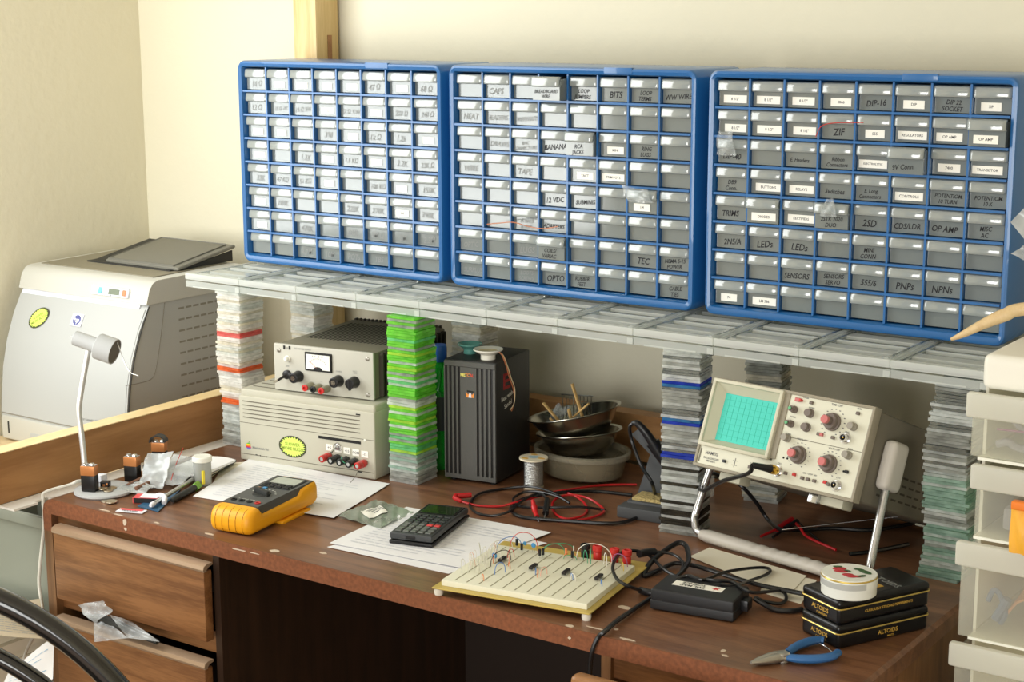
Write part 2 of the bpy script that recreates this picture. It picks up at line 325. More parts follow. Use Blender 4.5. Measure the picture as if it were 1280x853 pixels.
# ---------------------------------------------------------------- desk
dk = thing('desk', 'brown wood-grain desk with chipped front edge holding all the electronics', 'desk')
m = MB(); m.prism([(.106, .7235), (1.59, .7235), (1.59, .745), (1.585, .75), (.108, .75), (.097, .7465), (.0885, .739), (.085, .7255), (.085, .70), (.106, .70)], -.157, .604, Matrix(((1, 0, 0, 0), (0, 0, -1, 0), (0, 1, 0, 0), (0, 0, 0, 1))))
m.build('desktop', 'desk_top', dk)
m = MB(); m.prism([(.085, .69), (.106, .69), (.106, .7225), (1.59, .7225), (1.59, .746), (1.586, .7495), (.108, .7495), (.097, .746), (.0885, .7385), (.085, .7255)], .604, .6055, Matrix(((1, 0, 0, 0), (0, 0, -1, 0), (0, 1, 0, 0), (0, 0, 0, 1))))
m.build('front_edge', 'edge_wood', dk)
m = MB(); m.box(.085, -.605, 0, .106, .157, .70); m.build('side_panel', 'desk_side', dk)
m = MB(); m.box(1.568, -.603, 0, 1.589, .157, .7235); m.build('side_panel', 'desk_side', dk)
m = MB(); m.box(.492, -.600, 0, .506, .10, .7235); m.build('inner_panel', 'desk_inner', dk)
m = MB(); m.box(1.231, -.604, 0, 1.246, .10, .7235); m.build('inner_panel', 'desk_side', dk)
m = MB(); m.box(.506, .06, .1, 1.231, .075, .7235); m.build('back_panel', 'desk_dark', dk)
m = MB(); m.box(1.246, -.15, .05, 1.568, -.135, .7235); m.build('back_panel', 'desk_dark', dk)
m = MB(); m.box(1.246, -.596, .690, 1.568, -.58, .7225); m.build('rail', 'desk_front', dk)
m = MB(); m.box(.106, -.59, .70, .492, -.575, .7235); m.build('rail', 'desk_front', dk)
m = MB(); m.box(.106, -.59, .548, .492, -.575, .585); m.build('rail', 'desk_front', dk)
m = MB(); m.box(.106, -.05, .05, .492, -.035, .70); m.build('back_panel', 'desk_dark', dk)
for z0, z1, yo in ((.580, .712, -.626), (.30, .549, -.632)):
    m = MB(); m.box(.133, yo, z0, .497, yo+.018, z1-.012, .003); d = m.build('drawer', 'desk_front', dk)
    m = MB(); m.prism([(yo-.0012, z1-.0125), (yo-.003, z1-.0085), (yo-.001, z1-.003), (yo+.006, z1), (yo+.018, z1), (yo+.018, z1-.004), (yo+.009, z1-.006), (yo+.005, z1-.0095), (yo+.005, z1-.0125)], .133, .499, Matrix(((0, 0, 1, 0), (1, 0, 0, 0), (0, 1, 0, 0), (0, 0, 0, 1))))
    m.build('pull_lip', 'pull_strip', d)
    m = MB(); m.box(.15, yo+.018, z0+.01, .48, -.06, z1-.06); m.build('drawer_box', 'desk_dark', d)
def blob(px, py, w, h, seed, on='top'):
    rnd = random.Random(seed); p = onZ(px, py, T) if on == 'top' else onY(px, py, -.6056)
    pts = []
    for k in range(9):
        a = 2*math.pi*k/9; q = .7+.5*rnd.random(); pts.append((math.cos(a)*w*q, math.sin(a)*h*q))
    m = MB()
    if on == 'top': m.prism(pts, 0, .0004, Tr(p.x, p.y, T))
    else: m.prism(pts, 0, .0005, Tr(p.x, -.6055, p.z) @ FRONT)
    m.build('paint_chip', 'chip_paint', dk)
for k, (x, y, w, h, on) in enumerate([(130, 638, .014, .0022, 'top'), (148, 644, .012, .002, 'top'), (156, 653, .004, .007, 'front'), (157, 662, .004, .003, 'front'), (262, 668, .012, .003, 'top'), (196, 654, .006, .002, 'top'),
        (343, 689, .009, .006, 'top'), (404, 692, .009, .004, 'top'), (298, 687.5, .018, .0012, 'front'), (318, 692, .012, .001, 'front'), (785, 800, .012, .003, 'top'), (712, 783, .007, .004, 'top'), (770, 787, .004, .003, 'top'), (780, 760, .012, .006, 'top'),
        (904, 814, .004, .004, 'top'), (906, 820, .005, .003, 'top'), (712, 798, .003, .002, 'front'), (745, 786, .016, .0018, 'top')]): blob(x, y, w, h, k, on)

# ---------------------------------------------------------------- things under and in front of the desk
bn = thing('storage_bin', 'tall grey translucent bin left of the desk under the pine board', 'bin')
bx0, bx1, by0, by1, bt = -.25, .074, -.575, -.352, .697
m = MB()
for a in ((bx0, by0, .02, bx1, by0+.003, bt), (bx0, by1-.003, .02, bx1, by1, bt), (bx0, by0, .02, bx0+.003, by1, bt), (bx1-.003, by0, .02, bx1, by1, bt), (bx0, by0, .02, bx1, by1, .024)): m.box(*a)
m.build('body', 'bin_grey', bn)
m = MB()
for a in ((bx0-.008, by0-.010, bt-.018, bx1+.008, by0, bt+.003), (bx0-.008, by1, bt-.018, bx1+.008, by1+.004, bt+.003), (bx0-.008, by0, bt-.018, bx0, by1, bt+.003), (bx1, by0, bt-.018, bx1+.008, by1, bt+.003)): m.box(*a, .002)
m.build('rim', 'bin_grey', bn)
m = MB(); m.box(bx0+.03, by0+.03, .03, bx1-.04, by1-.03, .36, .01); m.build('contents', 'scope_case', bn)
ps = MB(); rnd = random.Random(3)
for k in range(30): ps.box(-.15+rnd.uniform(-.012, .012), -.90+rnd.uniform(-.012, .012), .0+k*.018, .068+rnd.uniform(-.01, .01), -.60+rnd.uniform(-.006, .006), .0172+k*.018)
tag(ps.build('magazine_stack', 'paper_warm'), 'stack of old paper on the floor before the grey bin', 'paper stack')['kind'] = 'stuff'
def page(name, label, c, m, dz=.02, seed=0, lines=14, th=.0006, lm='paper_line', cat='paper'):
    """a printed sheet with corners c (4 points)"""
    rnd = random.Random(seed); ph = [rnd.uniform(0, 6) for _ in range(4)]
    c = [Vector(q) for q in c]
    def fn(u, v, o=0):
        p = (c[0]*(1-u)+c[1]*u)*(1-v)+(c[3]*(1-u)+c[2]*u)*v
        return p + Vector((0, 0, dz*(math.sin(u*5+ph[0])*math.sin(v*4+ph[1])*.5+.5) + o))
    M = MB(); M.mat(m); M.sheet(fn, 10, 10, th)
    if lines:
        M.mat(lm)
        for k in range(lines):
            v = .1+.8*k/lines; u1 = .6+.3*rnd.random()
            n = 8
            for i in range(n):
                a, b = .1+(u1-.1)*i/n, .1+(u1-.1)*(i+.85)/n
                q = [fn(a, v, .0006), fn(b, v, .0006), fn(b, v+.012, .0006), fn(a, v+.012, .0006)]; M.add(q, [(0, 1, 2, 3)])
    return tag(M.build(name, m), label, cat)
page('newspaper', 'beige printed newspaper page lying behind the black chair', [onZ(-40, 790, .545), onZ(62, 806, .548), onZ(50, 754, .56), onZ(-20, 760, .552)], 'paper_news', .012, 2, 16, lm='ink_grey', cat='newspaper')
page('leaflet', 'white and blue leaflet in front of the newspaper beside the desk', [onZ(0, 868, .545), onZ(66, 850, .545), onZ(68, 800, .55), onZ(12, 838, .55)], 'paper', .006, 5, 5, lm='paper_blue')
m = MB(); m.tube([onZ(106, 601, .762), onZ(96, 602, .766), onZ(88, 606, .762), (.0785, -.592, .7545), (.0785, -.5985, .742), (.0785, -.599, .70), onY(50, 707, -.600), onY(49, 733, -.602), onY(53, 765, -.61), onY(45, 790, -.65), onY(31, 820, -.70), onY(28, 860, -.76)], .0030, 8, 7)
tag(m.build('lamp_cord', 'cable_white'), 'white lamp cord hanging down past the left desk side', 'cord')
# black bentwood chair, nearest the camera
ch = thing('bentwood_chair', 'glossy black bentwood chair back in the lower left corner', 'chair')
c0 = CAM + ray(0, 745)*1.8
u = Vector((math.cos(.61), math.sin(.61), 0)); zc = Vector((0, 0, 1))
cen = c0 - u*.155 - zc*.305
cl = cen.copy(); 
def hoop(rx, rz, r):
    m = MB(); m.tube([cen+u*(rx*math.cos(a))+zc*(rz*math.sin(a)) for a in [math.pi*k/24 for k in range(25)]], r, 12, 2); return m
for k, (rx, rz) in enumerate(((.345, .335), (.29, .272), (.235, .21))):
    m = hoop(rx, rz, .0135 if k == 0 else .010); m.build('hoop', 'chair_black', ch)
fwd = Vector((math.sin(.61), -math.cos(.61), 0))
sc0 = cen + fwd*.18; sc0.z = .45
m = MB(); m.lathe([(0, .0), (.205, 0), (.215, .012), (.205, .025), (.18, .02), (0, .018)], 36, Tr(sc0.x, sc0.y, .44)); m.build('seat', 'chair_black', ch)
m = MB()
for sx in (-1, 1):
    q = cen + u*(.345*sx); m.tube([q, q-zc*.02+fwd*.0, Vector((sc0.x, sc0.y, .45))+u*(.2*sx)-fwd*.12], .0135, 10, 2)
m.build('back_support', 'chair_black', ch)
for a in (45, 135, 225, 315):
    d = u*math.cos(math.radians(a))+fwd*math.sin(math.radians(a)); q = Vector((sc0.x, sc0.y, .445))
    m = MB(); m.tube([q+d*.15, q+d*.2-zc*.445], lambda t: .016-.004*t, 12, 0); m.build('leg', 'chair_black', ch)
# wooden chair whose back rail just shows below the front edge
wc = thing('wooden_chair', 'brown wooden chair back rail touching the bottom edge below the hanging cord', 'chair')
y = -.70; x0 = onY(717, 850, y).x; z0 = onY(735, 845.5, y).z
m = MB(); m.box(x0, y-.012, z0-.075, x0+.36, y+.012, z0, .010, 4); m.build('back_rail', 'chair_wood', wc)
for x in (x0+.012, x0+.318): 
    m = MB(); m.box(x, y-.011, 0, x+.03, y+.011, z0-.06, .003); m.build('rear_leg', 'chair_wood', wc)
    m = MB(); m.box(x, y-.36, 0, x+.03, y-.33, .44, .003); m.build('front_leg', 'chair_wood', wc)
m = MB(); m.box(x0+.0, y-.37, .44, x0+.36, y-.0115, .465, .006); m.build('seat', 'chair_wood', wc)
# ---------------------------------------------------------------- three blue drawer cabinets
ZC = 1.082; W, H, DP = .508, .402, .162; NX = 8; PX = (W-.024)/8; PZ = (H-.029)/8; RX, RB = .012, .016
CAB = [
 [['10 Ω', '#', '#', '#', '#', '47 Ω', '#', '68 Ω'], ['12 Ω', '15 Ω 1/2', '18 Ω 5W', '#1 Ω', '22 Ω ½W', '#', '220 Ω', '240 Ω'], ['#', '#', '#', '390', '#', '1k Ω', '1.2k', '#'],
  ['#', '', '1.2K', '#', '1.5 KΩ', '#', '2.2K', '22K Ω'], ['33K', '47 KΩ', '51 KΩ', '#', '', '100 KΩ', '#', '150K'], ['#', '180K', '', '', '220K', '270K', '#330', '390K'],
  ['#', '', '470K', '', '680K', '1M Ω', '2M', '3.3M'], ['', '', '4.7M', '10M', 'POTs', 'TBS', '', '']],
 [['', 'CAPS', '', 'BREADBOARD|WIRE', 'LOOP|JUMPERS', 'BITS', 'LOOP|TERMS', 'WW WIRE'], ['HEAT', 'HEADERS', 'WIRENUTS', '', '', '', '', ''],
  ['', 'DRAWS', 'BNC|CONNECTORS', 'BANANA', 'RCA|JACKS', '#MINI', 'RING|LUGS', ''], ['WIRE', '', 'TAPE', '', '#TACT', '#TRIM POTS', '', ''],
  ['', '', '', '12 VDC', 'SUBMINIS', '', '#1/4', ''], ['', '', 'POWER|ADAPT', 'ADAPTERS', '', '', '', ''], ['OPTIC', '', 'LUGS', 'COILS/|VARIAC', '', '', 'TEC', 'NEMA 5-15|POWER'],
  ['SURPLUS', '', 'BOOTS|SCREWS', 'OPTO', 'RUBBER|FEET', '', '', 'CABLE|TIES']],
 [['#8 1/2"', '#8 1/2"', '#8 1/2"', '#4066', 'DIP-16', '#DIP', 'DIP 22|SOCKET', '#SIP'], ['#8 1/2"', '#8 1/2"', '#8 1/2"', 'ZIF', '#555', '#REGULATORS', '#OP AMP', '#OP AMP'],
  ['DIP-40', '', 'E. Headers', 'Ribbon|Connectors', '#ELECTROLYTIC', '9V Conn.', '#7400', '#TRANSISTOR'], ['DB9|Conn.', '#BUTTONS', '#RELAYS', 'Switches', 'E. Long|Connectors', '#CONTROLS', 'POTENTIOM.|10 TURN', 'POTENTIOM.|10 K'],
  ['TRIMS', '#DIODES', '#RECTIFIERS', '2STK 2020|DUO', '2SD', 'CDS/LDR', 'OP AMP', 'MISC|AC'], ['2N5/A', 'LEDs', 'LEDs', '', 'MINI|CONN', '', '', ''],
  ['', '', 'SENSORS', 'SENSORS|SERVO', '555/6', 'PNPs', 'NPNs', ''], ['#74', '#LM 386', '', '', '', '', '', '']]]
OUT = {(1, 0, 3): .03, (1, 2, 4): .018, (2, 1, 7): .018, (2, 2, 5): .022, (2, 4, 1): .012, (2, 4, 3): .016, (1, 6, 3): .012, (1, 4, 6): .008}
def cabinet_frame(par):
    m = MB(); r = .016
    def rr(x0, z0, x1, z1, r, n=5):
        q = []
        for cx, cz, a0 in ((x1-r, z1-r, 0), (x0+r, z1-r, 90), (x0+r, z0+r, 180), (x1-r, z0+r, 270)):
            for k in range(n+1): a = math.radians(a0+90*k/n); q.append((cx+r*math.cos(a), cz+r*math.sin(a)))
        return q
    N = 24
    loops = [(rr(.002, .002, W-.002, H-.002, r), .0), (rr(0, 0, W, H, r), .004), (rr(.0, .0, W, H, r), DP), ]
    inn = [(rr(.0055, .0055, W-.0055, H-.0055, .012), -.001), (rr(RX-.002, RB-.003, W-RX+.002, H-.011, .006), .001), (rr(RX, RB, W-RX, H-.013, .004), .006), (rr(RX, RB, W-RX, H-.013, .004), .03)]
    seq = [loops[2], loops[1], loops[0]] + inn
    vs = []; fs = []
    for q, y in seq: vs += [(x, y, z) for x, z in q]
    for i in range(len(seq)-1):
        for k in range(N): fs.append((i*N+k, i*N+(k+1) % N, (i+1)*N+(k+1) % N, (i+1)*N+k))
    fs.append(tuple(range(N)))
    m.add(vs, fs); f = m.build('frame', 'cab_blue', par)
    m = MB(); m.box(.33, -.0012, H-.010, .385, .01, H+.0008, .001); m.build('latch_tab', 'cab_blue', f)
    m = MB()
    for k in range(1, 8): m.box(RX+PX*k-.0016, .004, RB, RX+PX*k+.0016, DP-.006, H-.013)
    for k in range(1, 8): m.box(RX, .0015, RB+PZ*k-.0019, W-RX, DP-.006, RB+PZ*k+.0019)
    m.box(RX, DP-.006, RB, W-RX, DP-.003, H-.013)
    m.build('divider_grid', 'cab_blue', par)
def drawer_mesh():
    w, h, d = PX-.0052, PZ-.0062, .135; t = .0013; m = MB(); m.mat('drawer_clear')
    m.box(0, 0, 0, w, t, h*.58); m.box(0, d-t, 0, w, d, h-.004); m.box(0, t, 0, t, d-t, h-.004); m.box(w-t, t, 0, w, d-t, h-.004); m.box(t, t, 0, w-t, d-t, t)
    m.mat('drawer_lip')
    # the pull: a lip that bulges forward over the top half, rounded ends
    prof = [(.001, h*.56), (-.006, h*.57), (-.0088, h*.60), (-.0094, h*.66), (-.0085, h*.86), (-.0068, h*.96), (-.004, h), (.0035, h), (.0015, h*.95), (-.005, h*.86), (-.0062, h*.66), (.0025, h*.60)]
    n = len(prof); xs = [(-.0012, .55), (.001, .85), (.004, 1), (w-.004, 1), (w-.001, .85), (w+.0012, .55)]
    vs = []; fs = []
    for x, s in xs: vs += [(x, min(y, .0)*s+max(y, 0), h*.78+(z-h*.78)*(.9+.1*s)) for y, z in prof]
    for i in range(len(xs)-1):
        for k in range(n): fs.append((i*n+k, i*n+(k+1) % n, (i+1)*n+(k+1) % n, (i+1)*n+k))
    fs += [tuple(range(n-1, -1, -1)), tuple((len(xs)-1)*n+k for k in range(n))]
    m.add(vs, fs); return m
proto = drawer_mesh().build('drawer', 'drawer_clear')
dm = proto.data; bpy.data.objects.remove(proto)
def add_labels(d, s, rnd, faint):
    if s == '': return
    w, h = PX-.0052, PZ-.0062
    if s.startswith('#'):
        t = s[1:]; lw = min(.046, .024+.0022*len(t)+rnd.random()*.006); cx = w*.5+rnd.uniform(-.003, .003); cz = h*.26; lh = .0125
        m = MB(); m.mat('sticker'); m.box(cx-lw/2, -.0007, cz-lh/2, cx+lw/2, -.0001, cz+lh/2, M=None)
        if t: m.mat('ink_soft'); m.text(t, min(.006, lw*1.2/max(4, len(t))), Tr(cx, -.0009, cz) @ FRONT)
        m.build('label', 'sticker', d)
    else:
        L = max(len(q) for q in s.split('|')); two = '|' in s; sz = min(.0135 if L < 5 else .0115, w*1.35/L, .0085 if two else 1)
        m = MB(); m.text(s, sz, Tr(w*.48+rnd.uniform(-.003, .003), -.0004, h*.26) @ FRONT @ Rz(rnd.uniform(-2, 5)) @ Matrix(((1, .22, 0, 0), (0, 1.15, 0, 0), (0, 0, 1, 0), (0, 0, 0, 1))))
        m.build('handwriting', 'ink' if not faint else 'ink_grey', d)
cab_x = (0, .5243, 1.0535)
cab_lab = ('blue frame small-parts cabinet at left, clear drawers with resistor value labels', 'blue frame small-parts cabinet in the middle, drawers marked WW WIRE and CABLE TIES', 'blue frame small-parts cabinet at right, drawers marked ZIF, LEDs and NPNs')
dark = {0: [], 1: [], 2: []}
for ci in range(3):
    c = thing('parts_cabinet', cab_lab[ci], 'drawer cabinet', (cab_x[ci], 0, ZC), 0, 'blue small-parts cabinets on the clear shelf')
    cabinet_frame(c); rnd = random.Random(ci+11)
    for r in range(8):
        for k in range(8):
            d = bpy.data.objects.new('drawer', dm); COL.objects.link(d); d.parent = c
            d.location = (RX+PX*k+.0026, .0125-OUT.get((ci, r, k), 0)+rnd.uniform(-.0015, .0015), RB+PZ*(7-r)+.0030)
            add_labels(d, CAB[ci][r][k], rnd, ci == 0 or (ci == 1 and k < 3))
            q = rnd.random(); th = rnd.uniform(.006, .024)+(.008 if ci == 0 else 0)
            if (ci == 2 and q < .85) or (ci == 1 and q < .45) or (ci == 0 and q < .9):
                w = PX-.0052
                m = MB(); z = .0016
                for kk in range(7):
                    a = rnd.uniform(.004, w-.016); b_ = rnd.uniform(.012, .09); s_ = rnd.uniform(.006, .012)
                    m.box(a, b_, z, a+s_*1.2, b_+s_*3, z+th*rnd.uniform(.4, 1), .001, 1)
                m.build('contents', rnd.choice(['parts_mix', 'chip', 'parts_mix', 'scope_case', 'post_grey'] if ci == 2 else ['post_grey', 'paper_warm', 'parts_mix', 'pl_grey'] if ci else ['paper', 'paper_warm', 'paper']), d)
# stray bits poking out of drawers
m = MB(); m.tube([(.62+.03*k, -.016-.003*math.sin(k), 1.082+.125-.004*math.cos(k*1.7)) for k in range(6)], .0008, 6); tag(m.build('stray_wire', 'copper_wire'), 'thin dark red wire poking from the middle cabinet drawers', 'wire')
m = MB(); m.tube([(1.25, -.012, 1.385), (1.262, -.018, 1.402), (1.285, -.02, 1.408), (1.33, -.016, 1.410)], .0007, 6); tag(m.build('stray_wire', 'w_red'), 'thin orange wire across the ZIF drawer of the right cabinet', 'wire')
# ---------------------------------------------------------------- clear shelf of disc cases on stacks of clear plates
sh = thing('clear_case_shelf', 'long clear plastic shelf of joined disc cases carrying the three blue cabinets', 'shelf')
SX0, SP, SY0, SY1 = .006, .1445, -.170, .16
def case_top(x0):
    m = MB(); x1 = x0+SP-.0008; z0, z1 = 1.0685, 1.0815
    m.mat('case_strip'); m.box(x0, SY0, z0, x1, SY0+.0045, z1-.001, .001, 1); m.box(x0, SY1-.006, z0, x1, SY1, z1-.001, .0012, 1)
    m.box(x0+.008, SY0+.0045, z1-.003, x1-.012, SY0+.0085, z1-.0012)
    for y, w in ((.026, .010), (.056, .030), (.112, .008), (.150, .030), (.21, .03), (.26, .03)): m.box(x0+.010, SY0+y, z0+.0025, x1-.014, SY0+y+w, z0+.0085, .001, 1)
    m.mat('case_clear'); m.box(x0, SY0+.0045, z0, x1, SY1-.006, z0+.0012)
    m.mat('case_edge'); m.box(x0, SY0+.0045, z0, x0+.005, SY1-.006, z1-.003, .001, 1); m.box(x1-.006, SY0+.0045, z0, x1, SY1-.006, z1-.001, .001, 1)
    m.mat('case_strip')
    for y in (.014, .066, .120): m.cyl((x1-.012, SY0+y, z1-.0055), (x1-.012, SY0+y+.022, z1-.0055), .0052, n=12)
    m.mat('acrylic'); m.cyl((x1-.010, SY0+.03, z1-.0045), (x1-.010, SY0+.19, z1-.0045), .004, n=10); m.cyl((x0+.008, SY0+.01, z1-.0065), (x0+.008, SY0+.19, z1-.0065), .003, n=10)
    m.mat('gap_shade')  # dark bars paint in the shade of the gaps between the strips
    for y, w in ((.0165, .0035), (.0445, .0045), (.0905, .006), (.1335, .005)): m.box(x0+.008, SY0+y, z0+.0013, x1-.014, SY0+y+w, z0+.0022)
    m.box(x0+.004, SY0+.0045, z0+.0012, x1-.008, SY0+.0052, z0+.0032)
    return m
def case_low(x0):
    m = MB(); x1 = x0+SP-.0008; z0, z1 = 1.0535, 1.066
    m.mat('case_edge'); m.box(x0, SY0+.001, z0, x1, SY0+.0035, z1, .0008, 1); m.mat('case_clear'); m.box(x0, SY1-.004, z0, x1, SY1, z1); m.box(x0, SY0+.004, z0, x0+.003, SY1-.004, z1); m.box(x1-.003, SY0+.004, z0, x1, SY1-.004, z1)
    m.box(x0+.003, SY0+.004, z0, x1-.003, SY1-.004, z0+.0012); m.mat('case_strip'); m.box(x1-.010, SY0, z0+.001, x1, SY0+.001, z1-.002); m.box(x0+.02, SY0+.0002, z0+.0005, x1-.03, SY0+.001, z0+.003)
    return m
for k in range(11):
    x0 = SX0+SP*k
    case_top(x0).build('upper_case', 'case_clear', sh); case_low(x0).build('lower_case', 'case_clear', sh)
m = MB()
for k in range(10):
    for y in (SY0+.05, SY1-.06): m.box(SX0+SP*(k+1)-.02, y, 1.0661, SX0+SP*(k+1)+.02, y+.02, 1.0685)
m.build('spacer', 'case_clear', sh)

def column(name, label, cx, cy, w, d, rz, pal, n, z0=T, z1=1.0532, wob=.002, drift=None, seed=0, off=.003):
    rnd = random.Random(seed); c = thing(name, label, 'stack of plates', (cx, cy, z0), rz, 'stacks of clear plates holding up the shelf')
    th = (z1-z0)/n; meshes = {}
    for i in range(n):
        t = i/(n-1); key = pal(t, rnd)
        if isinstance(key, str): key = (key, rnd.randrange(3))
        if key not in meshes:
            m = MB(); a = (1, .97, 1.03)[key[1]]
            m.box(-w/2*a, -d/2, 0, w/2*a, d/2, th*.93, .0004, 1); meshes[key] = m.build('plate', key[0], c)
            o = meshes[key]
        else:
            o = meshes[key].copy(); COL.objects.link(o)
        dx, dy = drift(t) if drift else (0, 0)
        o.location = (dx+rnd.uniform(-wob, wob), dy+rnd.uniform(-wob, wob), th*i); o.rotation_euler = (0, 0, rnd.uniform(-off, off)*12)
    return c
CL_ = ['pl_clear', 'pl_clear', 'pl_grey', 'pl_white', 'acrylic_b']
def pal_left(t, r):
    if .27 < t < .31 or .72 < t < .75: return 'pl_red' if t > .5 else 'pl_orange'
    if .48 < t < .51: return 'pl_orange'
    return r.choice(['pl_clear', 'pl_grey', 'pl_clear'] if t < .27 else ['pl_white', 'pl_cream', 'pl_clear', 'pl_white'])
def pal_green(t, r):
    if t < .17: return r.choice(['pl_clear', 'pl_glass', 'pl_grey'])
    return r.choice(['pl_green', 'pl_green', 'pl_lime', 'pl_teal', 'pl_clear', 'pl_grey'])
def pal_blue(t, r):
    if abs(t-.43) < .017 or abs(t-.62) < .017 or abs(t-.83) < .017: return r.choice(['pl_blue', 'pl_blue', 'pl_sky'])
    return r.choice(['pl_clear', 'pl_grey', 'pl_clear', 'pl_dark'] if t < .4 else ['pl_clear', 'acrylic_b', 'pl_grey'])
def pal_right(t, r): return r.choice(['pl_glass', 'pl_glass', 'pl_clear', 'pl_grey'] if t < .55 else ['pl_clear', 'pl_grey', 'acrylic_b'])
def pal_clear(t, r): return r.choice(['pl_cream', 'pl_white', 'pl_clear'])
def pal_rear(t, r): return r.choice(['pl_clear', 'pl_grey', 'pl_cream'])
column('plate_stack', 'tall white and orange stack of thin plates at the left shelf end', .118, -.136, .060, .064, 0, pal_left, 62, drift=lambda t: (.003*math.sin(t*9)-.004*t, .002*math.sin(t*7)), seed=1)
column('plate_stack', 'tall bright green stack of thin plastic plates beside the beige computer', .551, -.152, .060, .064, 3, pal_green, 60, seed=2, wob=.0012)
column('plate_stack', 'tall clear stack banded with three blue layers left of the oscilloscope', 1.099, -.136, .064, .056, 8, pal_blue, 60, seed=3, wob=.0012)
column('plate_stack', 'tall wobbly glassy green-tinted stack right of the oscilloscope', 1.536, -.106, .066, .06, 0, pal_right, 62, drift=lambda t: (-.010*(1-t)+.005*math.sin(t*8), .003*math.sin(t*5)), seed=4, wob=.0025)
column('plate_stack', 'cream stack of thin plates behind the power supply', .082, .112, .064, .06, 0, pal_clear, 60, drift=lambda t: (.004*math.sin(t*7), 0), seed=5)
column('plate_stack', 'pale stack of thin plates behind the black soldering power unit', .494, .116, .066, .06, 0, pal_clear, 60, seed=6)
column('plate_stack', 'clear stack of thin plates hidden behind the oscilloscope', 1.124, .104, .062, .064, 10, pal_rear, 60, seed=8)
YZ = RIGHT   # prism polygons given as (y,z), extruded along x
def sunburst(par, M, rx, rz, fs):
    """oval starburst sticker drawn in XY of M"""
    m = MB(); m.mat('sticker_dark'); m.prism([(rx*math.cos(2*math.pi*k/40), rz*math.sin(2*math.pi*k/40)) for k in range(40)], 0, .0004, M)
    m.mat('sticker_green'); pts = []
    for k in range(56):
        q = .94 if k % 2 == 0 else .76; a = 2*math.pi*k/56; pts.append((rx*q*math.cos(a), rz*q*math.sin(a)))
    m.prism(pts, .0004, .0007, M)
    m.mat('sticker_text'); m.text('SLOWER|MORE BUGS!', fs, M @ Tr(0, 0, .0009))
    return m.build('starburst_sticker', 'sticker_green', par)
# ---------------------------------------------------------------- laser printer
W_, D_ = .395, .335
pr_ = thing('laser_printer', 'large grey laser printer with a curved front on the corner table', 'printer', (-.535, -.205, .675))
prof = [(.018, 0), (.004, .004), (0, .015), (-.002, .06), (.002, .10), (.010, .16), (.024, .215), (.046, .27), (.072, .315), (.080, .325), (D_, .325), (D_, 0)]
m = MB(); m.prism(prof, .003, W_-.003, YZ); m.build('body', 'prn_grey', pr_)
# front door panel, slightly proud, ends before the side
fp = [(-.003, .062), (.001, .10), (.009, .16), (.023, .215), (.045, .27), (.068, .312), (.074, .310), (.05, .266), (.028, .21), (.013, .155), (.006, .10), (.003, .062)]
m = MB(); m.prism(fp, .004, W_-.007, YZ); dr = m.build('front_door', 'prn_grey', pr_)
m = MB(); m.prism([(.0667, .3115), (.0745, .327), (.080, .327), (.073, .310)], .008, W_-.024, YZ); m.build('door_pull', 'logo_white', dr)
# logo plate follows the slope of the door
def on_door(x, z):
    for (y0, z0), (y1, z1) in zip(fp[:6], fp[1:6]):
        if z0 <= z <= z1:
            t = (z-z0)/(z1-z0); a = math.degrees(math.atan2(y1-y0, z1-z0)); return Tr(x, y0+(y1-y0)*t-.0006, z) @ FRONT @ Rx(-a)
m = MB(); m.mat('logo_white'); m.box(-.0165, -.0135, 0, .0165, .0135, .001, M=on_door(.205, .275)); m.mat('logo_blue'); m.lathe([(0, .0011), (.0105, .0011)], 20, on_door(.205, .275), 1.1, 1.05); m.mat('logo_white'); m.text('hp', .017, on_door(.205, .275) @ Tr(0, 0, .0014))
m.build('logo_badge', 'logo_white', dr)
m = MB(); m.text('Color LaserJet 2600n', .0085, on_door(.285, .082)); m.build('model_lettering', 'ink_grey', dr)
sunburst(dr, on_door(.088, .268) @ Rz(32) @ Tr(0, 0, .0004), .031, .020, .008)
# top cover
tc = [(.066, .322), (.076, .352), (.086, .364), (.100, .369), (D_+.004, .372), (D_+.006, .322)]
m = MB(); m.prism(tc, 0, W_, YZ); cv = m.build('top_cover', 'prn_cream', pr_)
m = MB(); m.prism([(.115, .3695), (D_-.006, .3722), (D_-.006, .3735), (.115, .3712)], .018, W_-.03, YZ); m.build('top_inlay', 'prn_inlay', cv)
m = MB(); m.prism([(.18, .371), (.25, .371), (.25, .3755), (.18, .3743)], .09, W_-.05, YZ); m.build('output_slot', 'prn_dark', cv)
FL = Matrix.Translation((.115, .19, .372)) @ Rx(9.5)
m = MB(); m.box(.022, 0, 0, .245, .175, .008, .006, 3, FL); m.box(.028, .004, .008, .228, .165, .0095, .003, 2, FL); fl = m.build('output_flap', 'prn_flap', pr_)
m = MB(); m.prism([(.185, .3735), (.355, .3735), (.355, .4025)], .098, .137, YZ); m.build('flap_gusset', 'prn_dark', fl)
m = MB(); m.prism([(.195, .3735), (.355, .3735), (.355, .3965)], .352, .355, YZ); m.build('flap_gusset', 'prn_dark', fl)
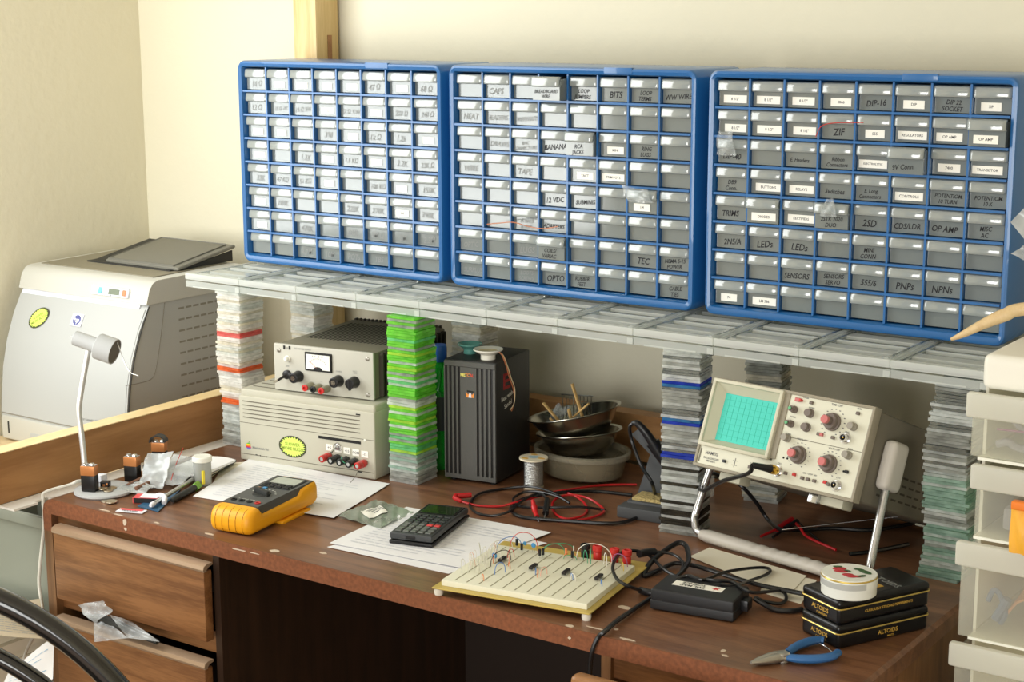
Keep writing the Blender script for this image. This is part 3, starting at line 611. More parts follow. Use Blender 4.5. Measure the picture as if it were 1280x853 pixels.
# control panel on the sloping front of the cover
CP = Tr(.285, .0705, .3395) @ FRONT @ Rx(-18.4)
m = MB(); m.box(-.056, -.0095, 0, .056, .0095, .0012, .003, 2, CP); cp = m.build('control_panel', 'logo_white', cv)
m = MB(); m.box(-.010, -.006, .0012, .022, .006, .002, M=CP @ Tr(.006, 0, 0)); m.build('display', 'lcd_green', cp)
for x, mm in ((-.042, 'lamp_white'), (-.029, 'btn_cyan'), (-.016, 'lamp_white'), (.042, 'btn_orange')):
    m = MB(); m.box(x-.005, -.0062, .0012, x+.005, .0062, .0022, .001, 1, CP); m.build('button', mm, cp)
m = MB()
for x, y in ((.048, .005), (.050, -.005), (-.008, -.0078), (.006, -.0078)): m.lathe([(0, .0024), (.0012, .0024)], 8, CP @ Tr(x, y, 0))
m.build('indicator', 'prn_dark', cp)
# paper tray
m = MB(); m.box(.004, -.006, .004, W_-.02, .02, .056, .006, 3); ty = m.build('paper_tray', 'prn_cream', pr_)
m = MB(); m.box(.098, -.0075, .008, .29, .0, .030, .004, 2); m.build('tray_pull', 'prn_grey', ty)
m = MB(); m.box(.026, -.0072, .018, .031, .0, .045, .002, 2); m.build('level_window', 'prn_dark', ty)
m = MB(); m.tube([(.004, -.0023, .0605), (W_-.02, -.0023, .0605)], .0013, 6, 0); m.build('door_seam', 'prn_slot', pr_)
m = MB(); m.tube([(W_-.0015, y+.002, z) for y, z in [(.0, .062), (.003, .10), (.012, .16), (.026, .215), (.048, .27), (.072, .318)]], .0013, 6); m.build('corner_seam', 'prn_dark', pr_)
m = MB(); m.tube([(W_-.0028, y, z) for y, z in [(.004, .168), (.04, .166), (.075, .17), (.09, .20), (.105, .26), (.118, .32)]], .0009, 6); m.build('side_seam', 'prn_slot', pr_)
m = MB()
for r in range(10):
    for k in range(8): m.box(W_-.004, .155+k*.021, .30-r*.0235, W_-.0026, .155+k*.021+.016, .30-r*.0235+.004)
m.build('vent_slots', 'prn_slot', pr_)

# ---------------------------------------------------------------- beige desktop computer turned supply box
AW, AD, AH = .303, .262, .137
ap = thing('computer_case', 'beige desktop computer case with binding posts under the bench power supply', 'computer', (.199, -.232, T), 6.5)
m = MB(); m.box(0, 0, 0, AW, AD, AH-.012, .004, 3); m.box(.001, .004, AH-.016, AW-.001, AD, AH, .006, 3); ab = m.build('body', 'apple_beige', ap)
m = MB()
for k in range(9): m.box(.012, .03+k*.026, AH-.001, .10, .034+k*.026, AH+.0004)
m.build('top_groove', 'groove', ap)
m = MB()
for k in range(5): m.box(.010, -.0006, .114-k*.0077, .272, .0002, .1158-k*.0077)
m.build('front_groove', 'groove', ap)
m = MB(); m.tube([(0.001, -.0002, .0735), (AW-.001, -.0002, .0735)], .0005, 5, 0); m.tube([(.002, -.0002, .013), (AW-.002, -.0002, .013)], .0006, 5, 0); m.build('seam', 'groove', ap)
m = MB(); m.box(.181, -.0009, .0635, .273, .0005, .0685); m.build('disk_slot', 'black_slot', ap)
m = MB(); m.box(.264, -.0008, .117, .273, .0003, .1192); m.box(.265, -.0008, .0105, .2735, .0003, .0125); m.box(.036, -.0006, .0125, .040, .0003, .0145); m.box(.046, -.0006, .0122, .048, .0003, .0142); m.box(.060, -.0006, .0119, .063, .0003, .0139); m.build('indicator', 'black_slot', ap)
m = MB(); m.box(.280, -.001, .070, .284, .0, .074); m.build('indicator', 'lamp_white', ap)
# striped fruit badge
m = MB(); cols = ['ap_green', 'ap_yellow', 'ap_orange', 'ap_red', 'ap_purple', 'ap_blue']; bx, bz, R = .0205, .0285, .0062
for k in range(6):
    zt = bz+R*(1-2*k/6); zb = bz+R*(1-2*(k+1)/6); m.mat(cols[k])
    def hw(z):
        q = (z-bz)/R; return R*1.02*math.sqrt(max(0.04, 1-(abs(q)**2.4)))*(1 if q > -.4 else .93)
    n = 4
    for i in range(n):
        a = zt+(zb-zt)*i/n; b = zt+(zb-zt)*(i+1)/n; bite = .72 if abs((a+b)/2-bz-.0012) < .0026 else 1
        m.add([(bx-hw(a), -.0004, a), (bx+hw(a)*bite, -.0004, a), (bx+hw(b)*bite, -.0004, b), (bx-hw(b), -.0004, b)], [(0, 1, 2, 3)])
m.mat('ap_green'); m.add([(bx, -.0004, bz+R+.0003), (bx+.0016, -.0004, bz+R+.0009), (bx+.0027, -.0004, bz+R+.0033), (bx+.0009, -.0004, bz+R+.0026)], [(0, 1, 2, 3)])
m.build('badge', 'ap_green', ap)
m = MB(); m.text('Macintosh IIsi', .0068, Tr(.048, -.0005, .027) @ FRONT); m.build('model_lettering', 'ink_grey', ap)
sunburst(ap, Tr(.122, -.0002, .040) @ FRONT, .031, .0205, .0085)
m = MB(); m.mat('chrome'); m.lathe([(.0065, 0), (.0065, .002), (.004, .0022), (.0034, .006), (0, .006)], 12, Tr(.2225, 0, .054) @ FRONT); m.tube([(.2225, -.004, .054), (.2185, -.017, .045)], lambda t: .0016+.0008*t, 8, 0); m.build('toggle_switch', 'chrome', ap)
for k, (mm, t) in enumerate((('post_red', '+5'), ('post_black', 'GND'), ('post_black', '+15'), ('post_black', 'COM'), ('post_red', '-15'))):
    x = .205+k*.0192; z = .0335-.0012*k+.0004*k
    m = MB(); m.mat(mm); m.lathe([(.0048, 0), (.0072, .004), (.0072, .012), (.0062, .013), (.0068, .015), (.0068, .027), (.005, .029), (.0045, .029), (.004, .026), (0, .026)], 14, Tr(x, 0, z) @ FRONT); m.mat('chrome'); m.lathe([(0, .0262), (.0036, .0262), (.0036, .0275), (0, .0275)], 10, Tr(x, 0, z) @ FRONT); m.build('binding_post', mm, ap)
    m = MB(); m.mat('sticker'); m.box(x-.0078, -.0008, z+.0095, x+.0068, 0, z+.0215); m.mat('ink_soft'); m.text(t, .0078 if len(t) < 3 else .0062, Tr(x-.0004, -.001, z+.0152) @ FRONT); m.build('label', 'sticker', ap)
m = MB(); m.tube([(.243, -.02, .041), (.252, -.026, .034), (.268, -.024, .029), (.283, -.026, .030)], .0007, 6); m.build('jumper_wire', 'w_green', ap)
m = MB(); m.tube([(.283, -.024, .025), (.283, -.034, .014), (.279, -.045, .004)], .0006, 6); m.build('lead', 'groove', ap)

# ---------------------------------------------------------------- bench power supply on the computer
PW, PD, PH = .215, .27, .089
ps_ = thing('bench_power_supply', 'grey bench power supply with meter and ribbed dark top, on the beige computer', 'power supply', (.264, -.199, T+AH+.0008), 8.5)
m = MB(); m.box(.002, .004, 0, PW-.002, PD, PH-.002, .004, 2); m.build('shell', 'psu_shell', ps_)
m = MB(); m.box(0, -.003, .001, PW, .004, PH, .003, 2); m.build('front_panel', 'psu_face', ps_)
m = MB()
for k in range(22): m.box(.022+k*.0083, .075, PH-.0025, .0252+k*.0083, .235, PH-.0016)
m.build('top_slots', 'psu_slot', ps_)
m = MB()
for k in range(16): m.box(PW-.003, .02+k*.0155, .004, PW+.007, .026+k*.0155, PH-.006, .001, 1)
for k in range(22): m.box(.008+k*.009, PD-.003, .004, .013+k*.009, PD+.008, PH+.001, .001, 1)
m.build('heat_sink', 'psu_fin', ps_)
m = MB(); m.box(.070, -.0062, .044, .128, -.002, .079, .001, 1); me_ = m.build('meter', 'black_slot', ps_)
m = MB(); m.mat('meter_face'); m.box(.0735, -.0068, .0475, .1245, -.006, .0755)
m.mat('ink_soft')
for k in range(13):
    a = math.radians(40+100*k/12); m.tube([(.099+.020*math.cos(a)*1.05, -.007, .047+.020*math.sin(a)), (.099+.0225*math.cos(a)*1.05, -.007, .047+.0225*math.sin(a))], .0003, 4, 0)
m.text('0   5   10   15', .0042, Tr(.099, -.0071, .0722) @ FRONT)
m.mat('post_red'); m.tube([(.097, -.0072, .050), (.082, -.0072, .0625)], .0003, 4, 0); m.mat('ink'); m.prism([(.0095*math.cos(math.pi*k/10), .0055*math.sin(math.pi*k/10)) for k in range(11)], 0, .0008, Tr(.099, -.0066, .0475) @ FRONT)
m.build('meter_dial', 'meter_face', me_)
m = MB()
for x, z in ((.012, .076), (.203, .077), (.203, .010)): m.lathe([(.0038, 0), (.0038, .0012), (.0025, .002), (0, .002)], 12, Tr(x, -.003, z) @ FRONT)
m.build('screw', 'screw', ps_)
m = MB(); m.lathe([(.006, 0), (.006, .002), (.0046, .0025), (.0046, .007), (.003, .009), (0, .0095)], 14, Tr(.031, -.003, .062) @ FRONT); m.build('pilot_lamp', 'lamp_white', ps_)
m = MB(); m.mat('knob_black'); m.lathe([(.0085, 0), (.0085, .005), (.006, .0065), (0, .0065)], 16, Tr(.030, -.003, .032) @ FRONT); m.tube([(.030, -.006, .032), (.018, -.022, .022)], lambda t: .0028-.0006*t, 8, 0); m.mat('chrome'); m.tube([(.019, -.0205, .023), (.0145, -.0265, .0195)], .0026, 8, 0); m.build('toggle_switch', 'knob_black', ps_)
for x, z in ((.055, .031), (.142, .031), (.176, .032)):
    m = MB(); m.mat('knob_black'); m.lathe([(.0105, 0), (.011, .003), (.0100, .006), (.0094, .020), (.0078, .021), (.0076, .0205), (0, .0205)], 20, Tr(x, -.003, z) @ FRONT)
    if x < .17: m.mat('chrome'); m.lathe([(0, .0212), (.0045, .0212)], 14, Tr(x, -.003, z) @ FRONT)
    else: m.box(x-.0025, -.0245, z-.012, x+.0025, -.019, z+.009, .001, 1)
    m.build('knob', 'knob_black', ps_)
for k, mm in enumerate(('post_red', 'post_black', 'post_red')):
    x = .083+k*.0175
    m = MB(); m.mat('post_grey'); m.lathe([(.0055, 0), (.0068, .003), (.0068, .013), (.006, .016), (.006, .022)], 14, Tr(x, -.003, .0165-.001*k) @ FRONT); m.mat(mm); m.lathe([(.006, .022), (.0062, .025), (.0030, .0255), (.003, .023), (0, .023)], 14, Tr(x, -.003, .0165-.001*k) @ FRONT); m.build('binding_post', mm, ps_)
m = MB(); m.box(.022, -.0035, .079, .026, -.003, .086); m.box(.034, -.0035, .079, .038, -.003, .086); m.build('badge', 'black_slot', ps_)
for t, sz, x, z in (('hp', .006, .030, .0825), ('DC POWER SUPPLY', .0042, .065, .0825), ('COARSE', .0034, .142, .048), ('VOLTS|AMPS', .0032, .176, .050), ('-    +', .004, .1, .026), ('LINE', .0036, .030, .0475)):
    m = MB(); m.text(t, sz, Tr(x, -.0034, z) @ FRONT); m.build('lettering', 'ink_grey', ps_)

# ---------------------------------------------------------------- black soldering power unit
mc = thing('soldering_power_unit', 'black upright soldering power unit with slotted front, beside the green stack', 'soldering station', (.599, -.122, T+.004), 9)
MW, MD, MH = .104, .140, .219
m = MB(); m.box(0, .002, 0, MW, MD, MH, .004, 2); m.build('case', 'tower_black', mc)
m = MB()
xs = [.0035+k*.0085 for k in range(4)]+[.066+k*.0092 for k in range(4)]; cur = .001
for x in xs: m.box(cur, -.001, .010, x, .004, MH-.012); cur = x+.0048
m.box(cur, -.001, .010, MW-.001, .004, MH-.012); m.box(.001, -.001, MH-.012, MW-.001, .004, MH-.002, .001, 1); m.box(.001, -.001, .002, MW-.001, .004, .010); m.build('front_panel', 'tower_front', mc)
m = MB(); m.box(.003, .003, .008, MW-.003, .0042, MH-.010); m.build('slot_back', 'black_slot', mc)
m = MB()
for ch_, x, mm in (('M', .0375, 'met_a'), ('E', .0425, 'met_a'), ('T', .0465, 'met_b'), ('C', .0510, 'met_b'), ('A', .0555, 'met_c'), ('L', .0598, 'met_c')): m.mat(mm); m.text(ch_, .0082, Tr(x, -.0014, .193) @ FRONT)
m.build('maker_lettering', 'met_b', mc)
m = MB(); m.mat('met_b'); m.prism([(-.0075, -.006), (.0075, -.006), (.0085, .004), (.004, -.001), (0, .003), (-.004, -.001), (-.0085, .004)], 0, .0005, Tr(.0535, -.001, .159) @ FRONT); m.mat('logo_white'); m.prism([(-.003, -.006), (.003, -.006), (.002, .002), (-.001, .003)], .0005, .0009, Tr(.0535, -.001, .159) @ FRONT); m.mat('black_slot'); m.prism([(-.006, .004), (.006, .004), (.007, .006), (-.006, .007)], .0, .0008, Tr(.0535, -.001, .159) @ FRONT); m.build('sticker', 'met_b', mc)
m = MB()
for k in range(3): m.box(MW-.001, .030, .165+k*.012, MW+.0006, .058, .170+k*.012, M=Tr(0, .0, 0))
m.box(MW-.001, .030, .165, MW+.0006, .036, .194); m.build('red_emblem', 'red_ink', mc)
m = MB(); m.text('Best wishes', .012, Tr(MW+.0008, .048, .152) @ RIGHT @ Rz(8)); m.text('Sandel', .012, Tr(MW+.0008, .047, .136) @ RIGHT @ Rz(10)); m.build('handwriting', 'lamp_white', mc)
for x in (.012, MW-.012):
    for y in (.014, MD-.014): m = MB(); m.cyl((x, y, -.004), (x, y, 0), .006, n=12); m.build('foot', 'black_slot', mc)
MCM = Tr(.599, -.122, T+.004) @ Rz(9)
def wick(nm, label, lx, ly, r, mm, tilt=0):
    p = MCM @ Vector((lx, ly, MH))
    t = thing(nm, label, 'spool', p)
    m = MB(); m.lathe([(.004, 0), (r*.5, 0), (r*.5, .0085), (r, .0165), (r*1.0, .0185), (r*.9, .0185), (r*.38, .0115), (r*.33, .013), (.004, .013)], 28); m.build('reel', mm, t); return t, p
wick('wick_spool', 'teal translucent wick spool at the rear of the black power unit', .022, .060, .0225, 'teal_plastic')
t, p = wick('wick_spool', 'white wick spool with loose copper braid at the front of the black power unit', .074, .030, .0265, 'white_plastic')
m = MB(); m.lathe([(r_, .0115+.003*((r_-.010)/.012)) for r_ in (.011, .015, .019, .0225)]+[(.0225, .0165), (.011, .0135)], 24); m.build('wound_braid', 'cream_wire', t)
m = MB(); q0 = Vector((MCM @ Vector((MW, .03, MH)))); loc = lambda x, y, z: (MCM @ Vector((x, y, z)))-p
m.tube([loc(.090, .030, MH+.0145), loc(.099, .033, MH+.010), loc(MW+.0025, .037, MH-.012), loc(MW+.0022, .050, MH-.035), loc(MW+.0022, .066, MH-.060), loc(MW+.0022, .070, MH-.082), loc(MW+.0022, .058, MH-.098)], .0011, 7); m.build('loose_end', 'copper_wire', t)
m = MB(); m.tube([loc(.090, .034, MH+.0145), loc(.100, .037, MH+.008), loc(MW+.0034, .041, MH-.014), loc(MW+.0034, .054, MH-.036), loc(MW+.0034, .069, MH-.06), loc(MW+.0034, .066, MH-.085), loc(MW+.0034, .050, MH-.094)], .0009, 7); m.build('loose_end', 'cream_wire', t)

# ---------------------------------------------------------------- green spray bottle between stack and unit
bt = thing('spray_bottle', 'green bottle with a blue cap squeezed between green stack and black unit', 'bottle', (.541, -.058, T))
m = MB(); m.lathe([(.026, 0), (.0295, .003), (.0295, .150), (.027, .170), (.018, .190), (.011, .198), (.011, .205), (0, .205)], 28); m.build('body', 'bottle_green', bt)
m = MB(); m.lathe([(.0299, .075), (.0299, .138)], 28); m.build('label', 'label_dark', bt)
m = MB(); m.lathe([(.0125, .200), (.0140, .203), (.0140, .226), (.012, .231), (0, .231)], 20); m.build('cap', 'cap_blue', bt)
m = MB(); m.box(-.012, -.034, .150, .034, -.0305, .205, .004, 2, Rz(20) @ Ry(8)); m.build('hang_tag', 'bottle_green', bt)
# ---------------------------------------------------------------- nested bowls and tub
tb = thing('plastic_tub', 'clear oval plastic tub of loose parts under two steel bowls', 'tub', (.788, .042, T), -4)
m = MB(); m.lathe([(0, .001), (.066, .001), (.078, .006), (.088, .040), (.094, .042), (.0945, .049), (.089, .050), (.085, .047), (.075, .009), (0, .003)], 44, None, 1.0, .78); m.build('body', 'tub_clear', tb)
m = MB(); m.lathe([(.0875, .0405), (.095, .0415), (.0957, .0500), (.0885, .0510), (.0875, .0405)], 44, None, 1, .78); m.build('rim', 'tub_rim', tb)
m = MB(); rnd = random.Random(4)
for k in range(60):
    a = rnd.uniform(0, 6.28); r_ = rnd.uniform(0, .062); m.box(-.006, -.003, 0, .006, .003, .005, 0, 1, Tr(r_*math.cos(a), .75*r_*math.sin(a), .004+rnd.uniform(0, .02)) @ Rz(rnd.uniform(0, 180)) @ Rx(rnd.uniform(-40, 40)))
for k in range(6):
    a = rnd.uniform(0, 6.28); m.tube([(.05*math.cos(a), .04*math.sin(a), .02), (.07*math.cos(a+.5), .05*math.sin(a+.5), .035), (.06*math.cos(a+1), .05*math.sin(a+1), .02)], .0008, 5)
pm = m.build('parts_fill', 'parts_mix', tb); pm['kind'] = 'stuff'
def bowl(nm, label, M, R, h, sy):
    o = thing(nm, label, 'bowl', M=M)
    m = MB(); m.lathe([(0, .001), (R*.55, .001), (R*.66, .005), (R*.80, h*.5), (R*.93, h-.002), (R, h), (R*1.01, h+.001), (R, h+.0022), (R*.93, h+.0005), (R*.79, h*.52), (R*.64, .0065), (R*.54, .0028), (0, .0028)], 48, None, 1, sy)
    m.build('dish', 'bowl_steel', o); return o
bowl('steel_bowl', 'lower steel bowl nested in the clear tub', Tr(.786, .042, T+.041) @ Rz(-4) @ Ry(-8), .084, .040, .80)
B2 = Tr(.783, .038, T+.076) @ Rz(-4) @ Ry(-13) @ Rx(4)
bowl('steel_bowl', 'upper tilted steel bowl holding wooden sticks', B2, .093, .042, .80)
def stick(a, b, label):
    m = MB(); a = B2 @ Vector(a); b = B2 @ Vector(b); d = (b-a).normalized(); m.tube([a, b], .0044, 8, 0, flat=.45)
    tag(m.build('wooden_stick', 'stick'), label, 'stick')
stick((.035, -.02, .02), (.028, -.022, .098), 'tallest upright wooden stick in the upper steel bowl')
stick((-.005, -.03, .022), (-.040, -.03, .07), 'left leaning wooden stick in the upper steel bowl')
stick((.005, -.04, .013), (-.015, -.052, .046), 'short wooden stick lying at the near side of the upper bowl')
stick((.02, -.035, .016), (.022, -.040, .056), 'short upright wooden stick in the middle of the upper bowl')
stick((.005, -.035, .03), (.05, -.015, .058), 'wooden stick lying across the right of the upper bowl')
m = MB()
for k in range(9): m.tube([B2 @ Vector((-.035+k*.008, .01, .03)), B2 @ Vector((-.020+k*.008, .004, .075-.001*k))], .0008, 5, 0)
m.tube([B2 @ Vector((-.022, .004, .076)), B2 @ Vector((.048, .004, .067))], .0013, 6, 0)
tag(m.build('wire_comb', 'steel'), 'thin wire comb standing between the sticks in the upper bowl', 'comb')
m = MB(); c = [B2 @ Vector(q) for q in ((-.06, -.01, .03), (-.02, -.03, .028), (-.015, .01, .05), (-.052, .02, .055))]
m.sheet(lambda u, v: (c[0]*(1-u)+c[1]*u)*(1-v)+(c[3]*(1-u)+c[2]*u)*v + Vector((0, 0, .006*math.sin(u*9)*math.sin(v*7))), 8, 8, .0005); tag(m.build('plastic_scrap', 'bag_clear'), 'crumpled clear plastic scrap in the upper steel bowl', 'plastic')
# solder spool
sp = thing('solder_spool', 'silver solder spool with cream flange in front of the tub', 'spool', onZ(667, 609, T))
m = MB(); m.lathe([(.006, 0), (.018, 0), (.018, .003), (.006, .003)], 28); m.build('lower_flange', 'spool_cream', sp)
m = MB(); m.mat('spool_cream'); m.lathe([(.008, .052), (.0255, .052), (.0255, .055), (.008, .055)], 32); m.mat('spool_gold')
for k in range(3): a = 2.1*k; m.lathe([(.0046, .0550), (.0045, .0553), (0, .0553)], 10, Tr(.017*math.cos(a), .017*math.sin(a), 0), 1.5, 1)
m.mat('spool_blue'); m.lathe([(.0055, .0552), (.009, .0556)], 20); m.build('upper_flange', 'spool_cream', sp)
m = MB(); m.lathe([(.0165, .003)]+[(.0165+.0007*(k % 2), .003+.049*k/36) for k in range(1, 36)]+[(.0165, .052)], 26); m.build('wound_solder', 'solder', sp)

# ---------------------------------------------------------------- soldering iron workstand
ws = thing('iron_workstand', 'dark grey soldering iron workstand with sponge tray left of the clear stack', 'workstand', (.972, -.135, T), 6)
m = MB(); m.box(0, 0, 0, .088, .105, .012, .003, 2); m.box(0, -.006, 0, .088, .03, .020, .003, 2); m.build('base', 'stand_grey', ws)
m = MB(); m.box(.006, .020, .012, .086, .074, .024, .003, 2); tr = m.build('sponge_tray', 'stand_grey', ws)
m = MB(); m.box(.012, .026, .018, .082, .068, .029, .004, 3); m.build('sponge', 'sponge', tr)
def plate_px(pxs, y, mm, nm, par, th=.004):
    P_ = [onY(a, b, y) for a, b in pxs]; n = len(P_); iv = WSM.inverted()
    M_ = MB(); M_.add([iv @ p for p in P_]+[iv @ (p+Vector((0, th, 0))) for p in P_], [tuple(range(n)), tuple(range(2*n-1, n-1, -1))]+[(i, (i+1) % n, n+(i+1) % n, n+i) for i in range(n)]); return M_.build(nm, mm, par)
WSM = Tr(.972, -.135, T) @ Rz(6)
plate_px([(797, 617), (806, 590), (812, 570), (838, 566), (838, 625)], -.055, 'stand_grey', 'bracket', ws)
plate_px([(789, 543), (797, 537), (832, 557), (832, 586), (814, 570)], -.062, 'stand_grey', 'bracket', ws)
m = MB(); m.tube([WSM.inverted() @ onY(816, 553, -.075), WSM.inverted() @ onY(840, 592, -.065)], lambda t: .012-.005*t, 14, 0); m.build('iron_holder', 'knob_black', ws)
ir = thing('soldering_iron', 'black soldering iron resting in the grey workstand, cord looping to the desk', 'soldering iron')
wm = Tr(.972, -.135, T) @ Rz(6); V = lambda x, y, z: wm @ Vector((x, y, z))
m = MB(); m.tube([onY(824, 566, -.070), onY(808, 542, -.080), onY(797, 530, -.084), onY(791, 529, -.084)], lambda t: .0088-.0045*t, 12, 4); m.build('handle', 'knob_black', ir)
cp_ = [onY(792, 529, -.084), onY(787, 535, -.084), onY(791, 555, -.08), onY(802, 583, -.095), onY(815, 604, -.12), onZ(819, 624, T+.012), onZ(815, 637, T+.004), onZ(795, 648, T+.004), onZ(768, 654.5, T+.004), onZ(713, 652, T+.004), onZ(656, 647, T+.004), onZ(640, 640, T+.004), onZ(641, 632, T+.004), onZ(660, 622, T+.010), onZ(700, 616, T+.012), onZ(745, 614.5, T+.004), onZ(790, 619, T+.004)]
m = MB(); m.tube(cp_, .0031, 8, 8); m.build('cord', 'cable_black', ir)
m = MB(); q = [onZ(790, 545, T+.0), 0]
tag(MB().box(.985, .0, T, 1.05, .06, T+.085, .004, 2).build('parts_box', 'bin_white'), 'small clear plastic box behind the grey workstand', 'box')

# ---------------------------------------------------------------- test leads
def lead(nm, label, pts, r, mm, ends):
    o = thing(nm, label, 'test lead'); m = MB(); m.tube([onZ(x, y, T+z) for x, y, z in pts], r, 8, 8); m.build('cord', mm, o)
    for e, en in ends: e.build(en, mm, o)
z1, z2 = .003, .008
rp = MB(); a, b = onZ(589, 619, T+.009), onZ(570, 620.5, T+.009); rp.tube([a, b], .0048, 10, 0); c = onZ(577, 627, T+.005); rp.tube([b, onZ(569, 623, T+.008), c], lambda t: .0052-.0018*t, 10, 4)
rq = MB(); a = onZ(666, 626, T+.022); b = onZ(669, 640, T+.009); c = onZ(671.5, 646, T+.006); rq.mat('cable_red'); rq.tube([a, a*.4+b*.6], lambda t: .0034+.001*t, 10, 0); rq.tube([a*.45+b*.55, b, c], lambda t: .0056-.002*t, 12, 3); rq.mat('chrome'); rq.tube([c, onZ(674, 653, T+.002)], .0012, 6, 0)
lead('test_lead', 'red test lead with angled plug lying before the black power unit', [(577, 627, .005), (590, 631, z1), (604, 633, z1), (626, 633, z1), (644, 628.5, z2), (660, 624, z2), (687, 617.5, .010), (702, 615, .010), (722, 622, .008), (734, 635, z1), (728, 645, z1), (709, 649, z1), (696, 644, z1), (690, 633, z1), (696, 623, z2), (713, 619, .010), (735, 623, z2), (752, 634, z1), (754, 641, z1), (738, 648, z1), (722, 650.5, z1)], .0021, 'cable_red', [(rp, 'plug'), (rq, 'probe')])
lead('test_lead', 'red lead running from the coil of leads to the workstand', [(662, 624, .006), (690, 616, .012), (713, 612, .012), (745, 607.5, .004), (775, 606, .003), (796, 606, .003)], .0021, 'cable_red', [])
bq = MB(); a = onZ(684, 624, T+.020); b = onZ(682, 642, T+.007); bq.mat('cable_black'); bq.tube([a, (a+b)/2, b], lambda t: .004+.0016*t, 10, 3); bq.mat('chrome'); bq.tube([b, onZ(680, 649, T+.002)], .0012, 6, 0)
lead('test_lead', 'black test lead in two loops in front of the solder spool', [(706, 625, .010), (691, 616, .014), (669, 609.5, .012), (650, 609, .008), (632, 611, z1), (612, 614, z1), (597, 618.6, z1), (587, 630, z1), (595, 641, z1), (615, 645, z1), (636, 640, z2), (648, 630, .012), (662, 621, .014), (675, 617, .014), (684, 624, .018)], .0023, 'cable_black', [(bq, 'probe')])
lead('test_lead', 'black test lead crossing the red loop and ending at the workstand', [(712, 629, .010), (700, 622, .014), (682.5, 616.5, .016), (668, 614.5, .014), (654, 616, .010), (642, 623, .007), (645, 630.6, .006), (660, 634.5, .007), (691, 634.5, .011), (726, 634, .011), (750, 637, .004), (756, 638, .004)], .0023, 'cable_black', [])
# ---------------------------------------------------------------- oscilloscope
OW, OD, OH = .290, .365, .142
OM = Tr(1.155, -.213, .886) @ Rz(-9.33) @ Rx(-21.68)
os_ = thing('oscilloscope', 'beige oscilloscope with teal screen tilted up on its handle', 'oscilloscope', M=OM)
m = MB(); m.box(.003, .012, .003, OW-.003, OD, OH-.003, .006, 3); m.build('case', 'scope_case', os_)
m = MB()
def ring(x0, z0, x1, z1, y0, y1, t, b=.002): 
    m.box(x0, y0, z0, x1, y1, z0+t, b); m.box(x0, y0, z1-t, x1, y1, z1, b); m.box(x0, y0, z0+t*.5, x0+t, y1, z1-t*.5, b); m.box(x1-t, y0, z0+t*.5, x1, y1, z1-t*.5, b)
ring(0, 0, OW, OH, -.004, .016, .005); m.build('front_frame', 'scope_trim', os_)
SPX = .138
m = MB(); m.box(SPX, -.001, .004, OW-.004, .012, OH-.004); m.box(.004, -.001, .004, SPX, .012, .034); m.build('control_panel', 'scope_face', os_)
m = MB(); ring(.003, .033, SPX-.004, OH-.002, -.009, .014, .006, .0025); m.build('screen_hood', 'scope_bezel', os_)
# bezel sloping inwards, then the tube face with its graticule
m = MB(); x0, x1, za, zb = .009, SPX-.010, .039, OH-.008; xi, xj, zi, zj = .021, SPX-.017, .047, OH-.021
vs = [(x0, -.004, za), (x1, -.004, za), (x1, -.004, zb), (x0, -.004, zb), (xi, .009, zi), (xj, .009, zi), (xj, .009, zj), (xi, .009, zj)]
m.add(vs, [(0, 1, 5, 4), (1, 2, 6, 5), (2, 3, 7, 6), (3, 0, 4, 7)]); m.keep = 1; m.build('bezel', 'scope_bezel', os_)
m = MB(); m.mat('crt'); m.box(xi, .0085, zi, xj, .0105, zj); m.mat('crt_line')
for k in range(1, 10): x = xi+(xj-xi)*k/10; m.box(x-.00022, .0082, zi+.003, x+.00022, .0086, zj-.003)
for k in range(1, 8): z = zi+(zj-zi)*k/8; m.box(xi+.003, .0082, z-.00022, xj-.003, .0086, z+.00022)
m.build('screen', 'crt', os_)
m = MB(); m.box(SPX-.004, -.003, .036, SPX+.006, .012, OH-.003, .002); m.build('screen_pillar', 'scope_trim', os_)
m = MB(); m.box(SPX+.008, -.0015, .073, OW-.006, 0, .0738); m.box(.006, -.0014, .0335, SPX, 0, .0342); m.build('panel_line', 'groove', os_)
def knob(x, z, r, h, mm='scope_knob', tip=None, rt=0, ht=0):
    m = MB(); m.mat(mm); m.lathe([(r, 0), (r, h*.35), (r*.86, h*.4), (r*.82, h), (0, h)], 18, Tr(x, -.001, z) @ FRONT)
    if tip: m.mat(mm); m.lathe([(r*.5, h), (r*.46, h+ht*.6)], 14, Tr(x, -.001, z) @ FRONT); m.mat(tip); m.lathe([(r*.47, h+ht*.6), (r*.45, h+ht), (0, h+ht)], 14, Tr(x, -.001, z) @ FRONT)
    m.build('knob', mm, os_)
def btn(x, z, w, h, d, mm):
    m = MB(); m.box(x-w/2, -.001-d, z-h/2, x+w/2, 0, z+h/2, .0006, 1); m.build('push_button', mm, os_)
knob(.225, .108, .0135, .012, 'scope_knob', 'knob_pink', 0, .014)
knob(.182, .050, .0135, .012, 'scope_knob', 'knob_pink', 0, .012); knob(.236, .047, .0135, .012, 'scope_knob', 'knob_pink', 0, .012)
for x, z, mm in ((.156, .115, 'knob_green'), (.156, .093, 'knob_green')): knob(x, z, .0055, .012, 'scope_knob', mm, 0, .004)
for x, z in ((.156, .071), (.261, .107), (.264, .065)): knob(x, z, .0062, .013, 'knob_grey')
for x, z in ((.184, .114), (.184, .0925)): knob(x, z, .0068, .010)
btn(.158, .1305, .009, .0055, .004, 'knob_pink'); btn(.164, .1305, .004, .004, .006, 'post_red')
